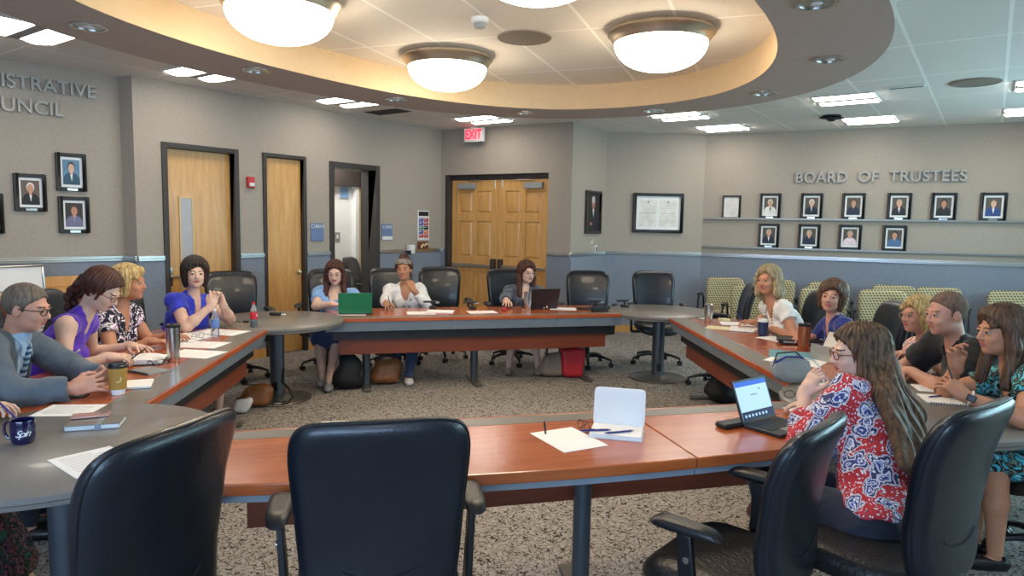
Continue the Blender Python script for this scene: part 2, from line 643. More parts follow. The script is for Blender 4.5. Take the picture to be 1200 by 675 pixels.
for name, w in WALLS.items():
    ops = OPEN.get(name, [])
    mb = MB()
    for a, b in spans(w.L, ops): mb.box(a, b, 0, T_, 0, H)
    for a, b, z in ops: mb.box(a, b, 0, T_, z, H)
    o = mb.build('wall_' + name, 'wall_paint')
    o.location = (w.A.x, w.A.y, 0); o.rotation_euler = (0, 0, w.rz); tag(o, kind='structure')
    mb = MB()
    for a, b in spans(w.L, ops): mb.box(a, b, -0.012, 0, 0.1, RAIL)
    o = mb.build('trim_wainscot_' + name, 'wainscot_fabric')
    o.location = (w.A.x, w.A.y, 0); o.rotation_euler = (0, 0, w.rz); tag(o, kind='structure')
    mb = MB()
    for a, b in spans(w.L, ops):
        mb.box(a, b, -0.022, 0, RAIL, RAIL + 0.055)
        mb.box(a, b, -0.034, 0, RAIL + 0.02, RAIL + 0.032)
    o = mb.build('trim_rail_' + name, 'brushed_metal', bevel=0.004)
    o.location = (w.A.x, w.A.y, 0); o.rotation_euler = (0, 0, w.rz); tag(o, kind='structure')
    mb = MB()
    for a, b in spans(w.L, ops): mb.box(a, b, -0.018, 0, 0, 0.11)
    o = mb.build('baseboard_' + name, 'maple')
    o.location = (w.A.x, w.A.y, 0); o.rotation_euler = (0, 0, w.rz); tag(o, kind='structure')

poly = [(-6.2, -2.5), (7.5, -2.5), (7.5, 8.35), (2.92, 10.58), (1.41, 10.53), (0.8, 9.5), (-1.12, 10.6), (-3.81, 6.93), (-3.99, 7.02), (-6.2, 4.55)]
floor_poly = [(-8.5, -2.7), (7.9, -2.7), (7.9, 12.5), (-8.5, 12.5)]
tag(MB().prism(floor_poly, -0.1, 0).build('floor', 'carpet', smooth=False), kind='structure')


def ellipse(cx, cy, a, b, th, n, N=96):
    pts = []
    for i in range(N):
        t = 2 * PI * i / N
        c, s = math.cos(t), math.sin(t)
        u = a * math.copysign(abs(c) ** (2 / n), c); v = b * math.copysign(abs(s) ** (2 / n), s)
        pts.append((cx + u * math.cos(th) - v * math.sin(th), cy + u * math.sin(th) + v * math.cos(th)))
    return pts


inner = ellipse(-0.26, 4.53, 1.74, 2.63, -0.57, 2.24)
outer = ellipse(-0.20, 4.70, 2.35, 3.05, -0.651, 2.28)
# both loops sampled by angle about one centre so that they bridge cleanly
def by_angle(pts, c):
    return sorted(pts, key=lambda p: math.atan2(p[1] - c[1], p[0] - c[0]))
cc = (-0.23, 4.6)
inner, outer = by_angle(inner, cc), by_angle(outer, cc)
SOF = 2.80
tag(MB().prism([(-8.5, -2.7), (7.9, -2.7), (7.9, 12.5), (-8.5, 12.5)], H, H + 0.1).build('ceiling', 'ceiling_tile', smooth=False), kind='structure')
n = len(inner)
mb = MB()
vs = [(x, y, SOF) for x, y in inner] + [(x, y, SOF) for x, y in outer] + [(x, y, H - 0.001) for x, y in outer]
mb.add(vs, [(i, n + i, n + (i + 1) % n, (i + 1) % n) for i in range(n)] + [(n + i, 2 * n + i, 2 * n + (i + 1) % n, n + (i + 1) % n) for i in range(n)])
tag(mb.build('trim_soffit', 'soffit'), kind='structure')
mb = MB()
mb.add([(x, y, SOF) for x, y in inner] + [(x, y, H - 0.001) for x, y in inner], [(i, (i + 1) % n, n + (i + 1) % n, n + i) for i in range(n)])
tag(mb.build('trim_cove', 'cove_tan'), kind='structure')
tag(MB().prism([((x + 0.26) * 1.004 - 0.26, (y - 4.53) * 1.004 + 4.53) for x, y in inner], H - 0.012, H).build('ceiling_cove', 'cove_tile', smooth=False), kind='structure')

# walls behind and beside the camera, with the windows the daylight comes through
def side_wall(name, A, B, ops, z0, z1):
    w = Wall(A, B)
    mb = MB()
    for a, b in spans(w.L, [(p, q, 0) for p, q in ops]): mb.box(a, b, 0, T_, 0, H)
    for a, b in ops:
        mb.box(a, b, 0, T_, 0, z0); mb.box(a, b, 0, T_, z1, H)
    o = mb.build('wall_' + name, 'wall_paint'); o.location = (w.A.x, w.A.y, 0); o.rotation_euler = (0, 0, w.rz); tag(o, kind='structure')
    for k, (a, b) in enumerate(ops):
        fr = MB()
        for x in (a, (a + b) / 2 - 0.03, b - 0.06): fr.box(x, x + 0.06, 0.04, 0.1, z0, z1)
        fr.box(a, b, 0.04, 0.1, z0, z0 + 0.06); fr.box(a, b, 0.04, 0.1, z1 - 0.06, z1)
        f = fr.build('window_%s_%d' % (name, k + 1), 'frame_dark'); f.location = o.location; f.rotation_euler = o.rotation_euler; tag(f, kind='structure')
        g = MB().box(a, b, 0.065, 0.075, z0, z1).build('pane', 'glass_pane', f)


side_wall('back', (7.5, -2.5), (-6.2, -2.5), [(6.5, 11.5)], 1.0, 2.5)
side_wall('side_right', (7.5, 8.35), (7.5, -2.5), [(1.15, 7.15)], 1.1, 2.6)
side_wall('side_left', (-6.2, -2.5), (-6.2, 4.55), [], 1, 2)

# ------------------------------------------------------------------ doors on the left wall
def wall_empty(name, w, s, z=0.0, off=0.0, label=None, cat=None, group=None, kind=None):
    o = bpy.data.objects.new(name, None); C.objects.link(o)
    o.location = w.at(s, z, off); o.rotation_euler = (0, 0, w.rz)
    tag(o, label, cat, group, kind)
    return o


def door_frame(name, w, a, b, z, fw_=0.05, depth=0.16):
    mb = MB()
    mb.box(a, a + fw_, -0.02, depth, 0, z); mb.box(b - fw_, b, -0.02, depth, 0, z); mb.box(a + fw_, b - fw_, -0.02, depth, z - fw_, z)
    o = mb.build(name, 'frame_dark', bevel=0.004)
    o.location = (w.A.x, w.A.y, 0); o.rotation_euler = (0, 0, w.rz)
    return tag(o, kind='structure')


WL = WALLS['left']
d = door_frame('door_1', WL, 0.27, 1.14, 2.43, 0.055)
lf = MB().box(0.325, 1.085, 0.09, 0.135, 0.01, 2.375).build('door_leaf', 'maple', d)
g = MB().box(0.50, 0.625, 0.08, 0.09, 0.9, 1.86)
g.build('narrow_window', 'glass_pane', d)
fr = MB(); fr.box(0.485, 0.5, 0.075, 0.092, 0.88, 1.88); fr.box(0.625, 0.64, 0.075, 0.092, 0.88, 1.88); fr.box(0.5, 0.625, 0.075, 0.092, 1.86, 1.88)
fr.build('window_bead', 'pale_maple', d)
hd = MB(); hd.tube([(0.37, 0.09, 1.02), (0.37, 0.03, 1.02), (0.49, 0.03, 1.02)], 0.011); hd.box(0.345, 0.395, 0.08, 0.09, 0.92, 1.12)
hd.build('door_handle', 'silver', d)
d = door_frame('door_2', WL, 1.45, 2.06, 2.43, 0.045)
MB().box(1.495, 2.015, 0.05, 0.095, 0.01, 2.38).build('door_leaf', 'maple', d)
for z in (0.3, 1.3, 2.1):
    MB().tube([(1.5, 0.035, z), (1.5, 0.035, z + 0.11)], 0.01).build('hinge', 'frame_dark', d)
kb = MB(); kb.lathe([(0.012, 0), (0.012, 0.03), (0.026, 0.045), (0.022, 0.065), (0, 0.07)], 16, T=Matrix.Translation((1.955, 0.05, 1.0)) @ Matrix.Rotation(PI / 2, 4, 'X'))
kb.build('door_knob', 'nickel', d)
d = door_frame('door_3', WL, 2.42, 3.28, 2.41, 0.07, 0.30)

# the room seen through the open doorway
w = WL
mb = MB()
mb.box(2.3, 4.75, 1.25, 1.33, 0, 3.0); mb.box(2.2, 2.3, 0.34, 1.33, 0, 3.0); mb.box(4.75, 4.83, 0.2, 1.33, 0, 3.0)
o = mb.build('wall_beyond_doorway', 'white_plastic'); o.location = (w.A.x, w.A.y, 0); o.rotation_euler = (0, 0, w.rz); tag(o, kind='structure')
mb = MB(); mb.box(3.3, 4.75, 1.12, 1.25, 2.18, 2.75)
o = mb.build('trim_header_beyond_doorway', 'frame_dark'); o.location = (w.A.x, w.A.y, 0); o.rotation_euler = (0, 0, w.rz); tag(o, kind='structure')
d = wall_empty('door_4', w, 0, kind='structure')
MB().box(3.93, 4.75, 1.18, 1.23, 0.01, 2.17).build('door_leaf', 'pale_maple', d)
MB().box(3.86, 3.93, 1.16, 1.25, 0, 2.18).build('door_jamb', 'white_plastic', d)
MB().box(4.10, 4.14, 1.17, 1.18, 1.1, 1.79).build('narrow_window', 'black_trim', d)
a_ = w.at(3.2, 2.7, -.75)
area('hall_lamp', a_, (0, 0, -1), .6, .6, 26, (1.0, 0.97, 0.9))

sg = wall_empty('wall_panel', w, 3.70, 2.0, -1.25, 'small sky blue panel on the white wall seen through the open doorway', 'wall panel')
MB().box(-0.08, 0.08, -0.02, 0, 0, 0.16).build('panel', 'light_blue_tee', sg)
MB().box(-0.09, 0.09, -0.012, 0, -0.01, 0.17).build('backing', 'white_plastic', sg)
sg = wall_empty('light_switch', w, 3.56, 1.40, -1.25, 'grey switch plate on the white wall inside the open doorway', 'switch')
MB().box(-0.06, 0.06, -0.01, 0, -0.07, 0.07).build('plate', 'grey_plastic', sg, bevel=0.003)
MB().box(-0.015, 0.015, -0.02, -0.01, -0.03, 0.03).build('toggle', 'white_plastic', sg)

# double doors
WE = WALLS['exit']
d = bpy.data.objects.new('door_5', None); C.objects.link(d); d.location = (WE.A.x, WE.A.y, 0); d.rotation_euler = (0, 0, WE.rz); tag(d, kind='structure')
mb = MB(); mb.box(0.08, 0.15, 0.0, 0.2, 0, 2.37); mb.box(1.8, 1.85, 0.1, 0.2, 0, 2.37); mb.box(0.15, 1.8, 0.1, 0.2, 2.29, 2.37)
mb.build('door_frame', 'frame_dark', d, bevel=0.004)
YD = 0.12
for (a, b) in ((0.15, 0.973), (0.978, 1.8)):
    leaf = MB().box(a, b, YD, YD + 0.045, 0.01, 2.29).build('door_leaf', 'maple', d)
    m = MB()
    st, mid = 0.12, 0.09
    x0, x1 = a + st, b - st; xm = (x0 + x1) / 2
    for (p, q) in ((x0, xm - mid / 2), (xm + mid / 2, x1)):
        for (zb, zt) in ((1.80, 2.13), (1.06 + 0.08, 1.68), (0.25, 0.92)):
            T = Matrix.Identity(4)
            # raised panel with sloping border
            e = 0.035
            vs = [(p, YD + .010, zb), (q, YD + .010, zb), (q, YD + .010, zt), (p, YD + .010, zt), (p + .008, YD + .012, zb + .008), (q - .008, YD + .012, zb + .008), (q - .008, YD + .012, zt - .008), (p + .008, YD + .012, zt - .008),
                  (p + e, YD - .004, zb + e), (q - e, YD - .004, zb + e), (q - e, YD - .004, zt - e), (p + e, YD - .004, zt - e)]
            vs = [(x, y - 0.013, z) for x, y, z in vs]
            m.add(vs, [(0, 1, 5, 4), (1, 2, 6, 5), (2, 3, 7, 6), (3, 0, 4, 7), (4, 5, 9, 8), (5, 6, 10, 9), (6, 7, 11, 10), (7, 4, 8, 11), (8, 9, 10, 11), (0, 1, 2, 3)])
    # rails and stiles standing proud of the leaf
    for (p, q) in ((a, x0), (x1, b), (xm - mid / 2, xm + mid / 2)): m.box(p, q, YD - 0.022, YD, 0.01, 2.29)
    for (zb, zt) in ((2.13, 2.29), (1.68, 1.80), (0.92, 1.14), (0.01, 0.25)):
        m.box(x0, xm - mid / 2, YD - 0.022, YD, zb, zt); m.box(xm + mid / 2, x1, YD - 0.022, YD, zb, zt)
    m.build('panelling', 'maple', leaf, ang=20)
    # push bar
    side = 1 if b < 1.2 else -1
    hx = b - 0.06 if side == 1 else a + 0.06
    pb = MB(); pb.box(a + 0.05, b - 0.05, YD - 0.075, YD - 0.045, 0.98, 1.03); pb.box(a + 0.04, a + 0.07, YD - 0.05, YD, 0.975, 1.035); pb.box(b - 0.07, b - 0.04, YD - 0.05, YD, 0.975, 1.035)
    pb.build('push_bar', 'nickel', leaf, bevel=0.005)
    MB().cbox((hx, YD - 0.05, 1.0), (0.07, 0.08, 0.24)).build('bar_housing', 'frame_dark', leaf, bevel=0.012)
    MB().tube([(hx, YD - 0.02, 2.17), (hx, YD - 0.02, 2.29)], 0.012).build('top_bolt', 'nickel', leaf)
    cx = (a + 0.28) if side == 1 else (b - 0.22)
    cl = MB().cbox((cx, YD - 0.05, 2.2), (0.3, 0.07, 0.085)).build('door_closer', 'grey_plastic', leaf, bevel=0.008)
    ar = MB(); ar.tube([(cx, YD - 0.06, 2.245), (cx, YD - 0.06, 2.275), (cx + 0.28 * side, YD - 0.09, 2.28), (cx + 0.05 * side, YD + 0.0, 2.31)], 0.009)
    ar.build('closer_arm', 'nickel', cl)

# ------------------------------------------------------------------ things on the walls
def sign_text(label):
    return label


o = wall_empty('fire_alarm', WL, 1.28, 2.07, 0, 'small red fire alarm strobe between the two maple doors', 'fire alarm')
MB().box(-0.045, 0.045, -0.04, 0, -0.065, 0.065).build('housing', 'red_plastic', o, bevel=0.008)
MB().box(-0.03, 0.03, -0.06, -0.04, -0.045, -0.005).build('strobe_lens', 'white_plastic', o, bevel=0.005)
for s, txt, lab in ((2.22, 'C1001A', 'blue room number plate reading C1001A left of the open doorway'), (3.42, 'C1010', 'blue room number plate reading C1010 with white strip right of the open doorway')):
    o = wall_empty('room_sign', WL, s, 1.50, 0, lab, 'sign')
    MB().box(-0.1, 0.1, -0.012, 0, -0.115, 0.115).build('plate', 'blue_sign', o, bevel=0.003)
    text_mesh('lettering', txt, 0.062, 'white_plastic', o, (0, -0.014, 0.07), ext=0.002)
    MB().box(-0.095, 0.095, -0.018, -0.012, -0.11, -0.06).build('name_strip', 'white_plastic' if s > 3 else 'blue_sign', o, bevel=0.002)
o = wall_empty('poster', WL, 4.16, 1.60, 0, 'tall poster of coloured blocks by the double doors', 'poster')
MB().box(-0.12, 0.12, -0.01, 0, -0.22, 0.22).build('backing', 'white_plastic', o)
mb = MB(); mb.box(-0.105, 0.105, -0.0125, -0.01, 0.14, 0.205, 0)
cols = [[1, 2], [1, 2], [3, 0], [1, 4], [2, 2]]
for r_ in range(5):
    for c_ in range(2):
        mb.box(-0.1 + c_ * 0.105, -0.005 + c_ * 0.105, -0.0125, -0.01, 0.055 - r_ * 0.06, 0.108 - r_ * 0.06, cols[r_][c_])
mat('poster_orange', '#d9793a', 0.6); mat('poster_green', '#4e7f68', 0.6); mat('poster_blue', '#4a549e', 0.6); mat('poster_red', '#b23a44', 0.6)
mb.build('printed_blocks', ['black_trim', 'poster_blue', 'poster_red', 'poster_green', 'poster_orange'], o, smooth=False)
mb = MB()
for r_ in range(5):
    for c_ in range(2): mb.box(-0.09 + c_ * 0.105, -0.05 + c_ * 0.105, -0.0135, -0.0125, 0.085 - r_ * 0.06, 0.095 - r_ * 0.06)
mb.build('caption_lines', 'white_plastic', o, smooth=False)
o = wall_empty('dispenser', WL, 3.85, 1.245, 0.02, 'small white box mounted on the metal rail', 'wall box')
MB().box(-0.055, 0.055, -0.07, 0, -0.06, 0.07).build('housing', 'white_plastic', o, bevel=0.01)
MB().box(-0.06, -0.03, -0.075, -0.005, -0.065, -0.01).build('side_bracket', 'black_plastic', o, bevel=0.004)
o = wall_empty('wall_phone', WL, 4.13, 1.26, 0.02, 'small wooden plaque with brass figure on the metal rail near the double doors', 'plaque')
MB().box(-0.1, 0.1, -0.03, 0, -0.01, 0.1).build('plaque_board', 'cherry_panel', o, bevel=0.006)
mb = MB()
mb.tube([(-0.07, -0.04, 0.01), (-0.03, -0.04, 0.06), (0.0, -0.04, 0.035), (0.04, -0.04, 0.07), (0.08, -0.04, 0.05)], 0.011)
mb.build('brass_figure', 'cream_paper', o)
o.name = 'plaque'

o = wall_empty('exit_sign', WE, 0.68, 2.83, 0.12, 'lit red EXIT sign hanging from the ceiling by the double doors', 'exit sign')
MB().box(-0.165, 0.165, -0.03, 0.03, 0.0, 0.2).build('housing', 'white_plastic', o, bevel=0.006)
text_mesh('lettering', 'EXIT', 0.19, 'exit_red', o, (0, -0.032, 0.1), ext=0.003, wscale=0.72, bold=.02)
MB().box(-0.05, 0.05, -0.02, 0.02, 0.2, 0.22).build('ceiling_mount', 'white_plastic', o)
emis('exit_glow', '#ff5a68', 1.2, '#ff8f98')


# portraits ----------------------------------------------------------
def photo_mats(i, suit, skin, bg, hair):
    mat('photo_suit_%d' % i, suit, 0.6); mat('photo_skin_%d' % i, skin, 0.6); mat('photo_bg_%d' % i, bg, 0.6, scale=3, var=0.25); mat('photo_hair_%d' % i, hair, 0.6)


def disc_pts(cx, cz, rx, rz, N=22):
    return [(cx + rx * math.cos(2 * PI * i / N), cz + rz * math.sin(2 * PI * i / N)) for i in range(N)]


def flat(mb, pts, y, mi):
    """a shape in the XZ plane facing -Y, a paper's thickness deep"""
    n_ = len(pts)
    vs = [(x, y, z) for x, z in pts]
    mb.add(vs, [list(range(n_))], mi)


def portrait(w, s, z, wd, ht, label, i, suit='#1c2030', skin='#c79a80', bg='#4a4038', hair='#6b5a4a', shirt='#e8e8e8', tilt=0.0, group='framed portraits', rail=True, border=0.035, plate=True):
    o = wall_empty('framed_portrait', w, s, z, 0.0, label, 'framed photograph', group)
    f = MB()
    b = border
    for (x0, x1, z0, z1) in ((-wd / 2, -wd / 2 + b, -ht / 2, ht / 2), (wd / 2 - b, wd / 2, -ht / 2, ht / 2), (-wd / 2 + b, wd / 2 - b, -ht / 2, -ht / 2 + b), (-wd / 2 + b, wd / 2 - b, ht / 2 - b, ht / 2)):
        f.box(x0, x1, -0.03, 0, z0, z1)
    f.build('frame', 'black_trim', o, bevel=0.004)
    MB().box(-wd / 2 + b, wd / 2 - b, -0.014, 0, -ht / 2 + b, ht / 2 - b).build('mount', 'photo_mat', o, smooth=False)
    photo_mats(i, suit, skin, bg, hair)
    mat('photo_shirt_%d' % i, shirt, 0.6)
    pw, ph = (wd / 2 - b) * 0.76, (ht / 2 - b) * 0.82
    m = MB()
    m.box(-pw, pw, -0.0165, -0.014, -ph, ph, 0)
    # shoulders, shirt front, neck, face, hair
    sh = [(-pw * 0.99, -ph), (-pw * 0.95, -ph * 0.5), (-pw * 0.7, -ph * 0.2), (-pw * 0.22, -ph * 0.02), (pw * 0.22, -ph * 0.02), (pw * 0.7, -ph * 0.2), (pw * 0.95, -ph * 0.5), (pw * 0.99, -ph)]
    flat(m, sh, -0.0172, 1)
    flat(m, [(-pw * 0.17, -ph * 0.09), (pw * 0.17, -ph * 0.09), (pw * 0.03, -ph * 0.75)], -0.0176, 4)
    flat(m, disc_pts(0, -ph * 0.08, pw * 0.17, ph * 0.16), -0.018, 2)
    flat(m, disc_pts(0, ph * 0.43, pw * 0.43, ph * 0.40), -0.0183, 3)
    flat(m, disc_pts(0, ph * 0.32, pw * 0.35, ph * 0.36), -0.0187, 2)
    m.build('photograph', ['photo_bg_%d' % i, 'photo_suit_%d' % i, 'photo_skin_%d' % i, 'photo_hair_%d' % i, 'photo_shirt_%d' % i], o, smooth=False)
    if plate:
        MB().box(-wd * 0.17, wd * 0.17, -0.036, -0.03, -ht / 2 + 0.002, -ht / 2 + b * 0.75).build('name_plate', 'silver', o, bevel=0.001)
    return o


WR = WALLS['right']
WC = WALLS['recess']
row = [('white haired person in pale jacket, leftmost of top row', '#dcd8d2', '#c79a80', '#cfc9c0', '#1c1c20', 0.97),
       ('white haired person in dark suit, second of top row', '#1d2230', '#d3a890', '#d8d4cc', '#9db0c4', 1.53),
       ('dark haired person in navy, third of top row', '#252c44', '#b98c74', '#4a3a30', '#2a3350', 2.07),
       ('grey haired person in black suit, fourth of top row', '#22252e', '#d0a088', '#a89888', '#d8d8dc', 2.63),
       ('dark haired person in black, fifth of top row', '#232226', '#b98468', '#1c1814', '#3a3634', 3.15),
       ('person in bright blue jacket, rightmost of top row', '#27447e', '#d4a890', '#6a5a4c', '#e8e8ea', 3.70)]
for i, (lab, su, sk, hr, sh, s) in enumerate(row):
    portrait(WR, s, 1.975, 0.295, 0.365, 'black framed photo of a ' + lab, i, suit=su, skin=sk, hair=hr, shirt=sh, bg='#575048', group='trustee portraits on the wall rails')
row = [('person in navy suit, leftmost of lower row', '#20263c', '#c79a80', '#b8b0a6', '#dfe2e8', 0.97),
       ('person in navy with blue shirt, second of lower row', '#1f2740', '#cfa48c', '#b0a89c', '#2a3350', 1.52),
       ('person in pale pink, third of lower row', '#d9c6cc', '#c99a84', '#a39a90', '#e4d6da', 2.05),
       ('person in mid blue shirt, rightmost of lower row', '#4a6a92', '#c09078', '#2a221e', '#54749c', 2.60)]
for i, (lab, su, sk, hr, sh, s) in enumerate(row):
    portrait(WR, s, 1.54, 0.295, 0.35, 'black framed photo of a ' + lab, 10 + i, suit=su, skin=sk, hair=hr, shirt=sh, bg='#4f4a42', group='trustee portraits on the wall rails', plate=i < 2)
for z, nm in ((1.785, 'shelf_rail_upper'), (1.355, 'shelf_rail_lower')):
    mb = MB(); mb.box(0.02, WR.L - 0.05, -0.045, 0, z - 0.012, z); mb.box(0.02, WR.L - 0.05, -0.045, -0.04, z, z + 0.012)
    o = mb.build('trim_' + nm, 'shelf_metal'); o.location = (WR.A.x, WR.A.y, 0); o.rotation_euler = (0, 0, WR.rz); tag(o, kind='structure')
portrait(WC, 2.52, 1.86, 0.26, 0.345, 'black framed photo of a white haired person in black suit, left of the other two', 20, '#1a1b20', '#c89478', '#6a5850', '#dcd8d2', group='council portraits on the left wall')
portrait(WC, 2.86, 2.07, 0.26, 0.36, 'black framed photo of a person in teal suit on blue, left wall, higher', 21, '#2b5064', '#d0ac98', '#5c83a0', '#3a2c24', '#e4e8ec', group='council portraits on the left wall')
portrait(WC, 2.87, 1.66, 0.265, 0.35, 'black framed photo of a brown haired person in a lilac grey jacket, lower of two', 22, '#6c6c88', '#c08870', '#35302e', '#5a3c2c', '#8a88a0', group='council portraits on the left wall')
portrait(WC, 2.18, 1.66, 0.26, 0.36, 'black picture frame cut off by the left edge of the photo', 23, '#22242c', '#c08870', '#55504a', '#5a3c2c', group='council portraits on the left wall')

# framed document on the right wall
o = wall_empty('framed_document', WR, 0.42, 1.955, 0, 'small black framed page of text at the left end of the upper rail', 'framed document')
f = MB()
for (x0, x1, z0, z1) in ((-.135, -.11, -.175, .175), (.11, .135, -.175, .175), (-.11, .11, -.175, -.15), (-.11, .11, .15, .175)): f.box(x0, x1, -0.03, 0, z0, z1)
f.build('frame', 'black_trim', o, bevel=0.003)
MB().box(-.11, .11, -0.012, 0, -.15, .15).build('page', 'cream_white', o, smooth=False)
m = MB()
for k in range(11): m.box(-.07, .07 - (k % 3) * .015, -0.0135, -0.012, .1 - k * .02, .103 - k * .02)
m.build('text_lines', 'grey_plastic', o, smooth=False)

WM = WALLS['mid']
o = wall_empty('framed_document', WM, 0.81, 1.85, 0, 'wide black frame holding two pages of documents side by side', 'framed document')
f = MB()
for (x0, x1, z0, z1) in ((-.39, -.345, -.3, .3), (.345, .39, -.3, .3), (-.345, .345, -.3, -.255), (-.345, .345, .255, .3)): f.box(x0, x1, -0.045, 0, z0, z1)
f.build('frame', 'black_trim', o, bevel=0.005)
MB().box(-.345, .345, -0.014, 0, -.255, .255).build('mount', 'photo_mat', o, smooth=False)
for x, nm, mt in ((-.155, 'left_page', 'cream_white'), (.155, 'right_page', 'cream_white')):
    p = MB().box(x - .135, x + .135, -0.0165, -0.014, -.205, .2).build('document_page', mt, o, smooth=False)
    m = MB()
    m.lathe([(0.0, 0), (0.016, 0), (0.016, 0.001), (0, 0.001)], 14, T=Matrix.Translation((x, -0.0165, .165)) @ Matrix.Rotation(PI / 2, 4, 'X'))
    for k in range(12):
        ww = 0.105 if k % 4 else 0.06
        if k == 5 and x < 0: ww = 0.13
        m.box(x - ww, x + ww, -0.0175, -0.0165, .12 - k * .025, .122 - k * .025 + (.004 if k == 5 else 0))
    m.build('text_lines', 'grey_plastic', p, smooth=False)

WA = WALLS['angle']
o = wall_empty('portrait_painting', WA, 0.71, 1.835, 0, 'dark narrow framed portrait of a standing figure in black on the angled wall', 'painting')
f = MB()
for (x0, x1, z0, z1) in ((-.27, -.235, -.31, .31), (.235, .27, -.31, .31), (-.235, .235, -.31, -.275), (-.235, .235, .275, .31)): f.box(x0, x1, -0.04, 0, z0, z1)
f.build('frame', 'frame_dark', o, bevel=0.005)
mat('canvas_dark', '#2b2724', 0.5, scale=4, var=0.3); mat('canvas_skin', '#a86f5c', 0.5); mat('canvas_white', '#b8b4b4', 0.5); mat('canvas_suit', '#1c1e26', 0.5)
m = MB(); m.box(-.235, .235, -0.015, 0, -.275, .275, 0)
flat(m, [(-.19, -.275), (-.17, -.05), (-.09, .04), (.08, .05), (.17, -.03), (.2, -.275)], -.0155, 3)
flat(m, disc_pts(0, .13, .055, .085), -.016, 1)
flat(m, disc_pts(0, .185, .057, .05), -.0163, 2)
flat(m, [(-.03, .05), (.035, .05), (.01, -.08)], -.016, 2)
flat(m, disc_pts(-.07, -.17, .035, .025), -.016, 1)
m.build('canvas', ['canvas_dark', 'canvas_skin', 'canvas_white', 'canvas_suit'], o, smooth=False)
o = wall_empty('light_switch', WA, 0.87, 1.29, 0, 'white switch plate with dark toggle under the dark painting', 'switch')
MB().box(-.045, .045, -.01, 0, -.06, .06).build('plate', 'white_plastic', o, bevel=0.003)
MB().box(-.018, .018, -.016, -.01, -.03, .035).build('toggle', 'black_plastic', o, bevel=0.002)

# metal letters
def letters(w, s, z, txt, size, label, align='CENTER', sp=1.0, ws=1.0, name='wall_lettering'):
    o = wall_empty(name, w, s, z, 0.0, label, 'wall lettering')
    split_letters(text_mesh('letters', txt, size, 'letter_metal', o, (0, -0.02, 0), ext=0.014, align=align, spacing=sp, wscale=ws, bold=.013), 'letter')
    return o


letters(WR, 2.34, 2.375, 'BOARD  OF  TRUSTEES', 0.205, 'raised metal letters reading BOARD OF TRUSTEES above the portraits', sp=1.06, ws=0.95)
letters(WC, 3.10, 2.852, 'ADMINISTRATIVE', 0.17, 'raised metal letters reading ADMINISTRATIVE, upper line on the left wall', align='RIGHT')
letters(WC, 2.82, 2.642, 'COUNCIL', 0.17, 'raised metal letters reading COUNCIL, lower line on the left wall', align='RIGHT')

# ------------------------------------------------------------------ ceiling things
def troffer(x, y, label):
    o = thing('ceiling_light', label, 'ceiling light', (x, y, H), -GRID, 'square two lens ceiling lights')
    return o


proto = troffer(-2.97, 6.75, 'x')
f = MB()
for (a, b, c_, d_) in ((-.305, .305, -.305, -.285), (-.305, .305, .285, .305), (-.305, -.285, -.285, .285), (.285, .305, -.285, .285)): f.box(a, b, c_, d_, -.012, 0)
f.build('frame', 'white_plastic', proto)
mb = MB(); mb.box(-.285, .285, -.045, .045, -.02, -.004)
mb.build('centre_louvre', 'grey_plastic', proto, bevel=0.005)
for sy in (-1, 1):
    mb = MB()
    N_ = 8
    vs = []
    for k in range(N_ + 1):
        t = k / N_
        y = sy * (0.05 + 0.23 * t); z = -0.008 - 0.022 * math.sin(PI * t)
        vs += [(-.28, y, z), (.28, y, z)]
    mb.add(vs, [(2 * k, 2 * k + 1, 2 * k + 3, 2 * k + 2) for k in range(N_)])
    mb.add([(-.285, sy * .05, -.003), (.285, sy * .05, -.003), (.285, sy * .28, -.003), (-.285, sy * .28, -.003)], [(0, 1, 2, 3)])
    mb.build('lens', 'troffer_lens', proto)
tl = [(-3.73, 5.35, 'two lens square ceiling light nearest the left end of the soffit'), (-2.97, 6.75, 'two lens square ceiling light in front of the first maple door'),
      (-1.93, 8.2, 'two lens square ceiling light in front of the open doorway'), (-.42, 9.42, 'two lens square ceiling light just above the EXIT sign'),
      (2.1, 8.85, 'square ceiling light half hidden behind the soffit edge'), (2.94, 9.8, 'square ceiling light in the corner left of the trustee wall'),
      (3.57, 7.52, 'square ceiling light nearest the soffit on the right'), (4.53, 8.87, 'square ceiling light above the word TRUSTEES'),
      (5.05, 6.55, 'upper of two square ceiling lights cut by the right edge of the photo'), (5.98, 8.0, 'lower of two square ceiling lights cut by the right edge of the photo')]
for k, (x, y, lab) in enumerate(tl):
    if k == 0: proto.location = (x, y, H); proto['label'] = lab
    else: again(proto, (x, y, H), -GRID, lab)
# the row continues over the camera, out of frame
for x, y, lab in ((3.4, 1.2, 'square ceiling light above the bottom right chairs, out of frame'), (-3.6, 1.4, 'square ceiling light above the left round table, out of frame'), (0.2, -0.6, 'square ceiling light behind the viewpoint')):
    again(proto, (x, y, H), -GRID, lab)


def bowl(x, y, label):
    o = thing('bowl_light', label, 'ceiling light', (x, y, H - 0.012), 0, 'glowing bowl lights in the cove')
    return o


